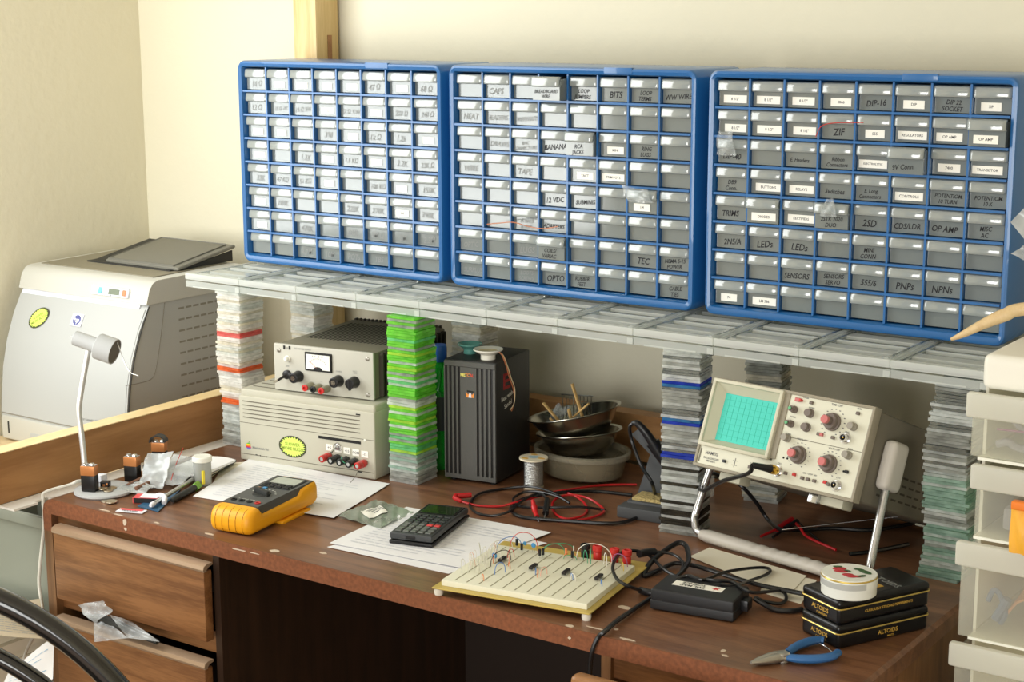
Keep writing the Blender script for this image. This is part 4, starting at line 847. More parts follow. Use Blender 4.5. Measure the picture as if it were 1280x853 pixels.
for x, z, mm in ((.182, .130, 'scope_knob'), (.263, .1275, 'scope_knob'), (.207, .0865, 'scope_knob'), (.212, .0865, 'knob_pink'), (.232, .0855, 'scope_knob'), (.168, .0195, 'scope_knob'), (.183, .0205, 'post_red'), (.198, .018, 'scope_knob'), (.208, .018, 'scope_knob'), (.219, .0178, 'scope_knob'), (.237, .0195, 'post_red'), (.243, .0175, 'scope_knob'), (.056, .0165, 'knob_black'), (.104, .0165, 'scope_knob'), (.157, .0415, 'black_slot'), (.164, .0415, 'black_slot'), (.262, .041, 'black_slot'), (.268, .041, 'knob_black')):
    btn(x, z, .0055 if mm != 'black_slot' else .003, .0045 if mm != 'black_slot' else .003, .004 if mm != 'black_slot' else .001, mm)
for x, z in ((.153, .020), (.256, .0185), (.252, .0885)):
    m = MB(); m.mat('chrome'); m.lathe([(.0085, 0), (.0085, .001), (.0062, .0012), (.006, .009), (.0045, .009), (.0045, .003), (0, .003)], 16, Tr(x, -.001, z) @ FRONT); m.mat('knob_black'); m.lathe([(0, .0035), (.0042, .0035)], 12, Tr(x, -.001, z) @ FRONT); m.mat('brass'); m.lathe([(.0012, .003), (.0012, .008), (0, .008)], 8, Tr(x, -.001, z) @ FRONT); m.build('bnc_socket', 'chrome', os_)
m = MB(); rnd = random.Random(5); m.mat('ink_soft')
for cx, cz, r in ((.225, .108, .0195), (.182, .050, .0185), (.236, .047, .0185)):
    for k in range(15): a = math.radians(-60+300*k/14); m.box(cx+r*math.cos(a)-.0012, -.0013, cz+r*math.sin(a)-.0006, cx+r*math.cos(a)+.0012, -.001, cz+r*math.sin(a)+.0006)
m.build('dial_marks', 'ink_soft', os_)
for t, x, z, s in (('TIME / DIV', .225, .1335, .0042), ('VOLTS / DIV', .182, .0735, .0036), ('VOLTS / DIV', .238, .0695, .0036), ('POWER', .170, .1355, .003), ('FOCUS', .156, .104, .003), ('INTENS', .184, .1225, .003), ('TRIG', .252, .0975, .0032), ('CH I', .153, .0315, .0032), ('CH II', .256, .030, .0032), ('ADD  CHOP  INV', .208, .026, .0032), ('X-POS', .264, .0745, .003), ('LEVEL', .263, .1345, .003), ('Y-POS', .156, .0775, .003), ('CAL', .104, .0225, .003)):
    m = MB(); m.text(t, s, Tr(x, -.0014, z) @ FRONT); m.build('lettering', 'ink_soft', os_)
m = MB(); m.mat('ink_soft'); m.text('HAMEG', .0072, Tr(.029, -.0015, .0235) @ FRONT); m.text('OSCILLOSCOPE|HM 203-6', .0042, Tr(.030, -.0015, .0135) @ FRONT); m.box(.074, -.0014, .011, .0748, -.001, .025); m.box(.070, -.0014, .0135, .079, -.001, .0140); m.box(.070, -.0014, .0205, .079, -.001, .021)
m.build('maker_lettering', 'ink_soft', os_)
m = MB(); m.box(.007, -.0016, .008, .009, 0, .029); m.build('panel_slot', 'groove', os_)
m = MB()
for r in range(4): 
    for k in range(12): m.box(OW-.0036, .06+k*.022, .02+r*.012, OW-.0028, .075+k*.022, .023+r*.012)
m.build('side_vents', 'psu_fin', os_)
for x in (.05, .235): 
    m = MB(); m.box(x-.02, .03, -.012, x+.02, .06, .004, .003, 2); m.build('foot', 'scope_bezel', os_)
    m = MB(); m.box(x-.02, .325, -.0, x+.02, .355, .004, .001, 2); m.build('foot', 'scope_bezel', os_)
m = MB(); m.box(.200, .022, -.013, .216, .030, .003, .001); m.build('foot_clip', 'chrome', os_)
# tilt handle: pads on both sides, round legs, ribbed grip on the desk
inv = OM.inverted(); L = lambda x, y, z: inv @ Vector((x, y, z))
for sx in (0, 1):
    x = OW-.003 if sx else -.021
    m = MB(); m.box(x, .044, .030, x+.022, .090, .104, .011, 4); m.build('pivot_pad', 'handle_grey', os_)
pl = [OM @ Vector((-.010, .067, .050)), OM @ Vector((-.010, .062, .030)), Vector((1.1345, -.160, .80)), Vector((1.1345, -.168, .780)), Vector((1.142, -.172, .766)), Vector((1.16, -.178, .763))]
pr2 = [OM @ Vector((OW+.009, .067, .050)), OM @ Vector((OW+.009, .062, .030)), Vector((1.4625, -.238, .80)), Vector((1.4605, -.240, .780)), Vector((1.452, -.236, .766)), Vector((1.437, -.232, .763))]
for q in (pl, pr2):
    m = MB(); m.tube([inv @ v for v in q], .0062, 12, 6); m.build('handle_leg', 'handle_metal', os_)
ga, gb = Vector((1.152, -.177, .763)), Vector((1.446, -.2335, .763)); ax = (gb-ga).normalized(); n = 34; pr_r = []
GM = inv @ Matrix(((0, 0, ax.x, ga.x), (-ax.y*0, 0, ax.y, ga.y), (0, 0, 0, ga.z), (0, 0, 0, 1)))
side = Vector((0, 0, 1)); back = ax.cross(side)
m = MB(); Lg = (gb-ga).length; vs = []; fs = []; n = 60; K = 16
for i in range(n+1):
    t = i/n; e = min(1, t*22, (1-t)*22); bump = (.0010+.0016*abs(math.sin(math.pi*(t-.30)/.067)) if .30 < t < .77 else .0026 if t <= .30 else .001)
    for k in range(K):
        a = 2*math.pi*k/K; up = .0105*math.sin(a); bk = .0125*math.cos(a)
        if math.sin(a) > .2: up += (bump-.003)*1.2
        vs.append(inv @ (ga + ax*(Lg*t) + side*(up*(.75+.25*e)) + back*(bk*(.75+.25*e))))
for i in range(n):
    for k in range(K): fs.append((i*K+k, i*K+(k+1) % K, (i+1)*K+(k+1) % K, (i+1)*K+k))
fs += [tuple(range(K-1, -1, -1)), tuple(n*K+k for k in range(K))]
m.add(vs, fs); m.build('handle_grip', 'handle_grey', os_)
# probe cable plugged into channel one
pc = thing('bnc_cable', 'black cable with gold plug on the oscilloscope front, loose clips below', 'cable')
P = lambda x, y, z: OM @ Vector((x, y, z))
m = MB(); m.lathe([(.0066, .006), (.0072, .008), (.0072, .020), (.006, .022), (0, .022)], 14, OM @ Tr(.153, -.001, .020) @ FRONT); m.build('plug', 'brass', pc)
m = MB(); m.tube([P(.153, -.022, .020), P(.150, -.035, .019), P(.140, -.050, .018)], lambda t: .0064-.002*t, 12, 3); m.build('boot', 'knob_black', pc)
m = MB(); m.tube([P(.140, -.050, .018), onY(935, 592, -.27), onY(905, 601, -.25), onY(880, 613, -.21), onY(876, 608, -.15), onY(884, 596, -.10), onY(893, 592, -.06), onY(908, 600, -.03), onY(925, 606, -.06), onY(945, 628, -.04), onY(960, 650, -.03), onZ(975, 662, T+.012), onZ(1000, 663, T+.005), onZ(1040, 661, T+.004), onZ(1090, 663, T+.004), onZ(1140, 655, T+.004)], .0033, 8, 8); m.build('cord', 'cable_black', pc)
m = MB(); a = onZ(990, 650, T+.012); b = onZ(971, 662, T+.008); m.tube([a, b], .0052, 10, 0); m.tube([b, onZ(951, 671, T+.004)], .0024, 8, 0); m.tube([a, onZ(1000, 660, T+.012), onZ(1010, 672, T+.004), onZ(1045, 688, T+.003)], .0022, 8, 6); m.build('red_clip', 'cable_red', pc)
m = MB(); a = onZ(997, 652, T+.014); m.tube([a, onZ(980, 662, T+.006)], .0045, 10, 0); m.tube([onZ(980, 662, T+.006), onZ(966, 672, T+.004)], .0022, 8, 0); m.tube([a, onZ(1010, 664, T+.008), onZ(1030, 681, T+.003)], .0012, 6, 5); m.build('black_clip', 'cable_black', pc)
m = MB(); m.tube([onZ(1062, 693, T+.0025), onZ(1090, 690, T+.0025), onZ(1135, 681, T+.0025)], .0036, 8, 6); tag(m.build('black_cable', 'cable_black'), 'black cord on the desk behind the oscilloscope handle', 'cord')
m = MB(); m.tube([(1.25, -.09, .765), (1.40, -.05, .80), (1.468, -.035, .815), (1.50, -.025, .812)], .0008, 6); tag(m.build('ground_wire', 'chrome'), 'thin bright wire under the oscilloscope', 'wire')
# ---------------------------------------------------------------- desk lamp
lb = onZ(124, 613, T); lp = thing('desk_lamp', 'small silver desk lamp with round base at the left desk corner', 'lamp', (lb.x+.016, lb.y-.002, T))
m = MB(); m.lathe([(0, 0), (.050, 0), (.053, .003), (.052, .006), (.046, .0085), (0, .009)], 44); m.build('base', 'lamp_grey', lp)
O = Vector((lb.x+.016, lb.y-.002, T)); R3 = lambda v: Vector(v)-O
q = [(.100, -.520, .758), (.0925, -.514, .785), (.083, -.508, .825), (.072, -.503, .878), (.0705, -.497, .905), (.0715, -.488, .94), (.0745, -.477, .985), (.0755, -.474, .996)]
m = MB(); m.tube([R3(v) for v in q], .0052, 12, 6); m.build('arm', 'lamp_silver', lp)
p1, p2, p3 = Vector((.052, -.486, 1.0095)), Vector((.090, -.470, .9985)), Vector((.116, -.466, .990)); dv = (p3-p1).normalized()
def along(p, d):  # matrix with +Z along d
    z = d.normalized(); x = z.orthogonal().normalized(); y = z.cross(x); return Matrix(((x.x, y.x, z.x, p.x), (x.y, y.y, z.y, p.y), (x.z, y.z, z.z, p.z), (0, 0, 0, 1)))
HM = along(R3(p1), Vector((.89, .36, -.28)))
m = MB(); m.lathe([(0, 0), (.0125, .0), (.0135, .001), (.0135, .044), (.0225, .046), (.0235, .047), (.0235, .079), (.0215, .079), (.0205, .062), (.012, .052), (0, .051)], 30, HM); hd = m.build('head', 'lamp_grey', lp)
m = MB(); m.lathe([(.0222, .0785), (.0205, .063), (.010, .054), (0, .053)], 26, HM); m.lathe([(0, .054), (.006, .056), (.0065, .068), (.004, .073), (0, .074)], 16, HM); m.build('reflector', 'lamp_in', hd)
m = MB(); m.box(-.0055, -.007, .002, .0055, .007, .016, .003, 2, Tr(*R3((.0755, -.474, .985)))); m.build('hinge', 'lamp_silver', lp)
m = MB(); m.tube([HM @ Vector((.021, .008, .072)), R3(onY(160, 462, -.47)), R3(onY(173, 470, -.468))], .0009, 6, 4); m.tube([HM @ Vector((0, 0, .0)), HM @ Vector((0, 0, -.009))], .0011, 6, 0); m.build('wire', 'lamp_silver', hd)
# ---------------------------------------------------------------- nine-volt batteries
def battery(label, x, y, z, rz, strap=False):
    b = thing('nine_volt_battery', label, 'battery', (x, y, z), rz, 'nine-volt batteries by the lamp')
    m = MB(); m.box(-.013, -.0085, 0, .013, .0085, .029, .002, 2); m.build('sleeve', 'batt_black', b)
    m = MB(); m.box(-.0132, -.0087, .0285, .0132, .0087, .046, .002, 2); m.build('top_band', 'batt_copper', b)
    m = MB(); m.lathe([(.004, .0455), (.0045, .049), (.003, .049), (0, .048)], 12, Tr(-.006, 0, 0)); m.lathe([(.004, .0455), (.0052, .0485), (.0045, .0495), (0, .048)], 6, Tr(.006, 0, 0)); m.box(-.012, -.0075, .0455, .012, .0075, .0465); m.build('terminals', 'chrome', b)
    if strap:
        m = MB(); vs = []; n = 14; fs = []
        for i in range(n+1):
            a = math.pi*1.05*i/n; c, s = math.cos(a), math.sin(a)
            for y_ in (-.009, .009):
                for r_ in (.0145, .0165): vs.append((-.001+r_*c*.95, y_, .047+r_*s*.75))
        for i in range(n): 
            k = 4*i; fs += [(k, k+1, k+5, k+4), (k+2, k+6, k+7, k+3), (k, k+4, k+6, k+2), (k+1, k+3, k+7, k+5)]
        m.add(vs, fs); m.build('strap', 'strap_black', b)
battery('nine-volt battery standing on the silver lamp base', .149, -.552, T+.0092, 22)
p = onZ(160, 603, T); battery('nine-volt battery standing behind the lamp base, nearest the plastic bag', .140, -.446, T, 18)
battery('nine-volt battery with a black strap looped over its top', .106, -.348, T, 25, True)
# coins and tiny parts on and by the base
for k, (x, y, rz, lab, r, h) in enumerate([(.157, -.530, 0, 'coin on the lamp base nearest the battery', .0085, .0016), (.170, -.522, 0, 'coin in the middle of the lamp base', .0085, .0016), (.176, -.536, 0, 'coin at the front of the lamp base', .0085, .0016), (.163, -.537, 0, 'small coin overlapping the front coins on the lamp base', .0085, .0016)]):
    m = MB(); m.lathe([(0, 0), (r, 0), (r*1.02, h*.2), (r*1.02, h*.8), (r, h), (0, h)], 24, Tr(x, y, T+.0092+(.0018 if k == 3 else 0))); tag(m.build('coin', 'coin'), lab, 'coin', 'coins by the lamp')
for k, (px, py) in enumerate(((134, 627), (139, 629))):
    c = onZ(px, py, T); m = MB(); m.lathe([(0, 0), (.0105, 0), (.0107, .0004), (.0107, .0013), (.0105, .0017), (0, .0017)], 24, Tr(c.x, c.y, T+.0018*k)); tag(m.build('coin', 'coin'), ('larger coin lying on the desk before the lamp base', 'coin half covering another on the desk before the lamp base')[k], 'coin', 'coins by the lamp')
c = onZ(127, 602, T+.0092); o = MB().box(c.x-.008, c.y-.008, T+.0092, c.x+.008, c.y+.008, T+.023, .003, 2).build('plastic_cube', 'logo_white'); tag(o, 'small white plastic cube on the back of the lamp base', 'cube')
c = onZ(141, 607, T+.0092); o = thing('relay', 'tiny black and orange relay on the right of the lamp base', 'relay', (c.x-.005, c.y-.012, T+.0092), 30)
m = MB(); m.box(-.008, -.006, 0, .008, .006, .010, .001, 1); m.build('housing', 'knob_black', o); m = MB(); m.box(-.003, -.0063, .002, .001, -.0058, .006); m.box(.003, -.0063, .004, .006, -.0058, .008); m.build('marking', 'batt_copper', o)
# black film case, zip bag, envelopes, canister
o = MB().box(-.026, -.014, 0, .026, .014, .021, .003, 2, Tr(.150, -.392, T) @ Rz(20)).build('black_case', 'knob_black'); tag(o, 'flat black plastic case lying behind the white bag', 'case')
def crumple(name, label, c, m, amp, seed, n=12, th=.0005, cat='bag', f=7):
    rnd = random.Random(seed); ph = [rnd.uniform(0, 6) for _ in range(6)]; c = [Vector(q) for q in c]; nrm = (c[1]-c[0]).cross(c[3]-c[0]).normalized()
    def fn(u, v):
        p = (c[0]*(1-u)+c[1]*u)*(1-v)+(c[3]*(1-u)+c[2]*u)*v
        return p + nrm*amp*(math.sin(u*f+ph[0])*math.sin(v*f*.8+ph[1])+.5*abs(math.sin(u*f*2.3+v*f*1.7+ph[2]))+.35*math.sin(v*f*3+ph[3]))
    M = MB(); M.sheet(fn, n, n, th); return tag(M.build(name, m), label, cat)
def onT(px, py, z=0): return onZ(px, py, T+z)
crumple('plastic_bag', 'crumpled white plastic bag standing behind the pens', [(.182, -.474, T+.004), (.232, -.462, T+.004), (.216, -.415, T+.058), (.166, -.430, T+.05)], 'zip_bag', .004, 3)
crumple('zip_bag', 'clear zip bag lying between white bag and canister', [(.205, -.462, T+.012), (.262, -.440, T+.010), (.246, -.372, T+.042), (.190, -.392, T+.042)], 'zip_bag', .003, 5)
crumple('plastic_wrap', 'flattened clear plastic wrapper beside the lamp base', [(.180, -.525, T+.006), (.236, -.505, T+.006), (.225, -.470, T+.012), (.170, -.485, T+.012)], 'zip_bag', .003, 8)
for k in range(5):
    r_ = random.Random(k); pgs = [onT(203+k, 592, .0045*k+.002), onT(262-k*2, 598-k, .0045*k+.002), onT(296-r_.uniform(0, 6), 576, .0045*k+.003), onT(250, 570, .0045*k+.003)]
    page('envelope', ('lowest envelope of the pile beside the left plate stack', 'second envelope from the bottom of the pile', 'middle envelope of the pile by the left plate stack', 'fourth envelope up in the pile', 'topmost white envelope of the pile by the left plate stack')[k], pgs, ('paper_warm', 'meter_dark', 'paper_warm', 'ink_grey', 'paper')[k], .004, k, 0, .004, cat='envelope')
cn = thing('film_canister', 'clear film canister of grey filings with white lid and yellow strip', 'canister', (.262, -.392, T))
m = MB(); m.lathe([(0, 0), (.0145, 0), (.0155, .002), (.0162, .045), (.0152, .045), (.0145, .003), (0, .002)], 28); m.build('body', 'canister', cn)
m = MB(); m.lathe([(0, .002), (.0142, .002), (.0148, .030), (0, .031)], 24); m.build('filings', 'film_grey', cn)
m = MB(); m.lathe([(.0165, .0435), (.0178, .0445), (.0178, .0515), (.016, .053), (0, .0525)], 28); m.build('lid', 'lamp_white', cn)
m = MB(); m.box(.0125, -.0115, .006, .0165, -.0075, .030, M=Rz(-8)); m.build('yellow_strip', 'tape_yellow', cn)
o = thing('marker_pen', 'black marker with a green cap end in front of the canister', 'marker'); a, b, c = onT(218, 624, .006), onT(243, 610, .006), onT(250, 605, .006)
m = MB(); m.tube([a-(b-a)*.12, a, b], lambda t: .0035 if t < .1 else .0058, 12, 0); m.build('barrel', 'meter_dark', o); d = (c-b).normalized(); m = MB(); m.box(-.0065, -.0065, -.006, .0065, .0065, .011, .001, 1, along(b+d*.006, d)); m.build('cap', 'cap_green', o)
o = thing('metal_pen', 'long silver pen lying across the blue card', 'pen'); a, b = onT(192, 630, .008), onT(246, 596, .012)
m = MB(); m.tube([a, b], .0038, 12, 0); m.build('barrel', 'pen_silver', o); m = MB(); m.tube([a-(b-a)*.07, a-(b-a)*.04, a], lambda t: .0044*(.6+.4*min(1, t*2)), 12, 2); m.build('tip', 'logo_white', o)
m = MB(); m.sheet(lambda u, v: (onT(172, 634)*(1-u)+onT(198, 641)*u)*(1-v)+(onT(196, 621)*(1-u)+onT(226, 613)*u)*v + Vector((0, 0, .0022)), 6, 6, .0016); tag(m.build('plastic_card', 'card_blue'), 'dark blue plastic card under the silver pen', 'card')
o = thing('matchbox', 'red and white printed matchbox beside the blue card', 'matchbox'); mm_ = Tr(.243, -.530, T) @ Rz(26)
m = MB(); m.mat('box_red'); m.box(-.004, -.012, 0, .042, .012, .011, .0008, 1, mm_); m.mat('logo_white'); m.box(.008, -.0122, .0113, .041, .012, .0116, M=mm_); m.mat('knob_black'); m.box(-.002, -.0124, .001, .042, -.0121, .010, M=mm_); m.build('sleeve', 'box_red', o)
m = MB(); c0_ = onT(165, 640); m.mat('logo_white'); m.box(-.026, -.009, 0, .024, .009, .0012, M=Tr(c0_.x, c0_.y, T+.0008) @ Rz(20)); m.mat('box_red'); m.box(-.024, .0005, .0012, .018, .0085, .0016, M=Tr(c0_.x, c0_.y, T+.0008) @ Rz(20)); m.mat('ink'); m.text('TEXASIN', .0075, Tr(c0_.x-.002, c0_.y-.004, T+.0023) @ Rz(20)); tag(m.build('printed_label', 'logo_white'), 'small red and white printed label at the desk edge', 'label')
for a, b, lab in (((160, 607), (186, 594), 'brown screw rod behind the other by the batteries'), ((170, 611), (198, 598), 'brown screw rod nearer the silver pen')):
    m = MB(); m.tube([onT(*a, .010), onT(*b, .012)], .0038, 10, 0); tag(m.build('brown_rod', 'brown_rod'), lab, 'rod')
m = MB(); m.tube([onT(193, 622, .010), onT(200, 619, .014), onT(206, 622, .012), onT(205, 629, .006)], .0042, 10, 5); tag(m.build('plastic_clip', 'logo_white'), 'curved white plastic clip beside the silver pen', 'clip')
m = MB(); m.tube([onT(214, 600, .02), onY(219, 583, -.41), onY(229, 560, -.40)], .0007, 6, 5); tag(m.build('red_wire', 'w_red'), 'thin red wire standing up from the clear zip bag', 'wire')
# ---------------------------------------------------------------- papers
def flat(name, label, pxs, mm, z=.0006, lines=12, dz=.0012, seed=0, cat='paper', **k):
    return page(name, label, [onT(*q)+Vector((0, 0, z)) for q in pxs], mm, dz, seed, lines, .0004, cat=cat, **k)
flat('paper_sheet', 'white paper sheet under the yellow multimeter', [(241, 621.5), (417, 649.5), (487, 606), (312, 575)], 'paper', .0012, 16, .002, 1)
flat('paper_sheet', 'narrow folded paper sheet edge behind the film canister', [(262, 612), (290, 612), (322, 577), (280, 580)], 'paper_warm', .0004, 0, .001, 2)
flat('paper_sheet', 'upper white sheet under the calculator', [(412, 681.5), (575, 712), (689, 668), (508, 635.5)], 'paper', .0024, 15, .001, 4)
flat('paper_sheet', 'lower white sheet slipped under the upper one by the breadboard', [(409, 685), (561, 718), (684, 680), (530, 650)], 'paper', .0006, 0, .0008, 5)
flat('blank_card', 'larger cream blank card between oscilloscope and power adapter', [(862, 697.5), (985, 747), (1008, 721.4), (887, 686)], 'paper_warm', .0016, 0, .0004, 6, 'card')
flat('blank_card', 'smaller cream blank card sticking out under the larger one', [(950, 741), (1001, 756), (1021, 726), (960, 714)], 'paper_warm', .0006, 0, .0004, 7, 'card')
ab_ = thing('antistatic_bag', 'crumpled grey-green antistatic bag with a white label left of the calculator', 'bag')
m = MB(); rnd = random.Random(9); pg = [onT(*q) for q in ((423, 648), (476, 664), (517, 643), (470, 627))]
bagf = lambda u, v, o=0: (pg[0]*(1-u)+pg[1]*u)*(1-v)+(pg[3]*(1-u)+pg[2]*u)*v + Vector((0, 0, .003+o+.002*math.sin(u*7+1)*math.sin(v*6)+.0022*abs(math.sin(u*11+v*9))))
m.sheet(bagf, 22, 22, .0008); m.build('film', 'antistatic', ab_)
m = MB(); m.mat('sticker'); m.sheet(lambda u, v: bagf(.22+.32*u+.1*v, .35+.42*v-.12*u, .0016), 8, 8, .0002); m.mat('ink_soft')
for k in range(4):
    a = [bagf(.30+.05*k, .40+.02*k, .0026), bagf(.315+.05*k, .40+.02*k, .0026), bagf(.36+.05*k, .70, .0026), bagf(.345+.05*k, .70, .0026)]; m.add(a, [(0, 1, 2, 3)])
m.build('label', 'sticker', ab_)
# ---------------------------------------------------------------- multimeter
MM = Tr(.463, -.579, T) @ Rz(7) @ Rx(1.6)
mt = thing('multimeter', 'yellow cased digital multimeter with dark face lying on white paper', 'multimeter', M=MM)
w_, l_, h_ = .084, .197, .042
hp_ = [(.010, .001), (.004, .0035), (.0005, .010), (0, .018), (.001, .027), (.004, .034), (.010, .0395), (.018, .0418), (.030, .042), (.0345, .036), (.038, .029), (.10, .030), (.140, .031), (.150, .040), (l_-.012, .0425), (l_-.003, .040), (l_, .034), (l_, .012), (l_-.004, .005), (l_-.014, .001)]
def hold(q, ins):
    out = []
    for y, z in q:
        y2 = y+ins*max(0, 1-y/.025)-ins*.7*max(0, 1-(l_-y)/.025); z2 = z+(ins*.55 if z < .012 else -ins*.55 if z > .024 else 0); out.append((y2, z2))
    return out
m = MB(); vs = []; fs = []; N = len(hp_); XS = [(0, .013), (.0012, .008), (.004, .0035), (.009, .0008), (.014, 0), (w_-.014, 0), (w_-.009, .0008), (w_-.004, .0035), (w_-.0012, .008), (w_, .013)]
for x, ins in XS: vs += [(x, y, z) for y, z in hold(hp_, ins)]
for i in range(len(XS)-1):
    for k in range(N): fs.append((i*N+k, i*N+(k+1) % N, (i+1)*N+(k+1) % N, (i+1)*N+k))
fs += [tuple(range(N-1, -1, -1)), tuple((len(XS)-1)*N+k for k in range(N))]
m.add(vs, fs); hs = m.build('holster', 'meter_yellow', mt, 50)
m = MB()
for k in range(5):
    x = .015+k*.0135; m.tube([(x, y, z) for y, z in [(.020, .0418), (.0102, .0393), (.0042, .0338), (.0011, .0268), (.0001, .018), (.0006, .010), (.0042, .0035)]], .0005, 6, 6)
m.build('grip_groove', 'rib_dark', hs)
m = MB(); m.prism([(.006, .033), (w_-.006, .033), (w_-.005, l_-.010), (.005, l_-.010)], .022, h_+.0004); m.build('body', 'meter_gray', mt)
m = MB(); m.prism([(.012, .125), (w_-.012, .125), (w_-.012, l_-.014), (.012, l_-.014)], h_-.0008, h_+.0014); m.build('display_frame', 'meter_dark', mt)
m = MB(); m.prism([(.016, .148), (w_-.016, .148), (w_-.016, l_-.019), (.016, l_-.019)], h_+.001, h_+.0018); m.build('display', 'lcd', mt)
m = MB(); m.lathe([(.016, 0), (.0155, .002), (0, .002)], 28, Tr(.042, .092, h_-.0005)); m.box(-.0035, -.021, .0, .0035, .021, .009, .002, 2, Tr(.042, .092, h_) @ Rz(68)); m.build('rotary_switch', 'meter_dark', mt)
for r in range(2):
    for k in range(4): m = MB(); m.box(-.005, -.0025, 0, .005, .0025, .0016, .0006, 1, Tr(.020+.0148*k, .130+r*.010, h_+.0012)); m.build('button', 'black_slot', mt)
for k, (x, mm) in enumerate(((.018, 'meter_light'), (.030, 'cap_disc'))): m = MB(); m.box(-.004, -.003, 0, .004, .003, .002, .0006, 1, Tr(x-.001, .1195-.004*(1-k), h_)); m.build('button', 'batt_copper' if k == 0 else mm, mt)
for x, mm in ((.018, 'black_slot'), (.034, 'black_slot'), (.050, 'black_slot'), (.066, 'post_red')): m = MB(); m.lathe([(.0052, 0), (.0052, .0012), (.003, .0012), (.003, -.0), (0, 0)], 16, Tr(x, .048, h_+.0006)); m.build('jack', mm, mt)
m = MB()
for k in range(9): a = math.radians(20+17.5*k); m.box(-.0016, -.0008, 0, .0016, .0008, .0004, M=Tr(.042+.024*math.cos(a), .092+.022*math.sin(a), h_+.0004))
m.text('A   mA µA  COM  VΩ', .0045, Tr(.042, .057, h_+.0008)); m.build('lettering', 'meter_light', mt)
m = MB(); m.box(w_-.026, .085, -.004, w_+.004, .165, .002, .002, 2, Rx(0)); m.build('bail_stand', 'meter_yellow', mt)
# ---------------------------------------------------------------- calculator
CM = Tr(.752, -.468, T+.0028) @ Rz(15) @ Rx(.8)
ca = thing('calculator', 'dark graphing calculator resting on its slide cover', 'calculator', M=CM)
m = MB(); m.box(-.001, -.001, .0, .074, .160, .0065, .003, 3); m.build('slide_cover', 'calc_cover', ca)
m = MB(); m.box(0, 0, .0075, .073, .158, .019, .004, 3); m.build('body', 'calc_body', ca)
m = MB(); m.box(.004, .104, .0188, .069, .152, .0196, .001, 1); m.build('screen_bezel', 'calc_cover', ca)
m = MB(); m.box(.008, .108, .0195, .065, .147, .0200); m.build('screen', 'calc_screen', ca)
for r in range(8):
    for k in range(5):
        x = .0065+k*.0127; y = .0075+r*.0119; big = r < 4
        if not big: y = .055+(r-4)*.0115
        m = MB(); m.box(x, y, .0186, x+.0105, y+(.0085 if big else .0065), .0212, .0012, 1)
        m.build('key', 'key_red' if r == 3 and k in (3, 4) else 'key_grey' if big and k < 5 else 'key_dark', ca)
m = MB(); m.box(.028, -.0006, .010, .045, .002, .016, .001, 1); m.build('cover_latch', 'calc_cover', ca)
# ---------------------------------------------------------------- breadboard
BM = Tr(.946, -.611, T+.010) @ Rz(8.8)
bb = thing('breadboard', 'white solderless breadboard with wires and chips on a tan base', 'breadboard', M=BM)
m = MB(); m.box(0, 0, 0, .249, .236, .0025, .001, 1); m.build('base_plate', 'bb_base', bb)
for x, y in ((.008, .008), (.241, .008), (.008, .228), (.241, .228)): m = MB(); m.lathe([(0, -.010), (.006, -.010), (.007, -.006), (.0065, 0)], 14, Tr(x, y, 0)); m.build('foot', 'foot_white', bb)
bx0, by0, bx1, by1, bz = .010, .012, .240, .190, .0115
m = MB(); m.box(bx0, by0, .0025, bx1, by1, bz, .0012, 2); m.build('board', 'bb_white', bb)
m = MB(); rows = 12; pit = (bx1-bx0)/rows
for k in range(1, rows):
    x = bx0+pit*k; nseg = 1 if k % 3 == 0 else 1
    for s in (0, 1): m.box(x-.0009, by0+.006+s*(by1-by0)*.5, bz-.0004, x+.0009, by0+(by1-by0)*(.47+.5*s), bz+.0002)
m.build('groove', 'bb_groove', bb)
rnd = random.Random(21)
def chip(x, y):
    m = MB(); m.box(-.0032, -.0100, .002, .0032, .0100, .0060, .0006, 1, Tr(x, y, bz)); m.mat('chip')
    c = m.build('chip', 'chip', bb)
    m = MB()
    for k in range(7):
        for s in (-1, 1): m.box(s*.0036-.0003, -.0082+k*.0026, -.001, s*.0036+.0003, -.0078+k*.0026, .0045, M=Tr(x, y, bz))
    m.build('chip_pins', 'chrome', c)
for x, y in ((.054, .122), (.110, .112), (.163, .112), (.215, .112)): chip(x, y)
def wire(a, b, h, mm, r=.0006, bow=0):
    a = Vector((a[0], a[1], bz)); b = Vector((b[0], b[1], bz)); d = (b-a); s = Vector((-d.y, d.x, 0))*bow
    m = MB(); m.tube([a, a+Vector((0, 0, h*.6))+d*.06+s*.4, a+d*.3+Vector((0, 0, h))+s, a+d*.7+Vector((0, 0, h))+s, b+Vector((0, 0, h*.6))-d*.06+s*.4, b], r, 6, 4); m.build('jumper_wire', mm, bb)
for k in range(22):   # loops standing over the left edge
    x = .018+rnd.uniform(0, .030); y = .05+.085*k/22; wire((x, y), (x+rnd.uniform(-.006, .008), y+.004+rnd.uniform(0, .006)), rnd.uniform(.014, .024), rnd.choice(['w_clear', 'w_clear', 'w_white', 'w_white', 'w_pink']), .0004, rnd.uniform(-.4, .4))
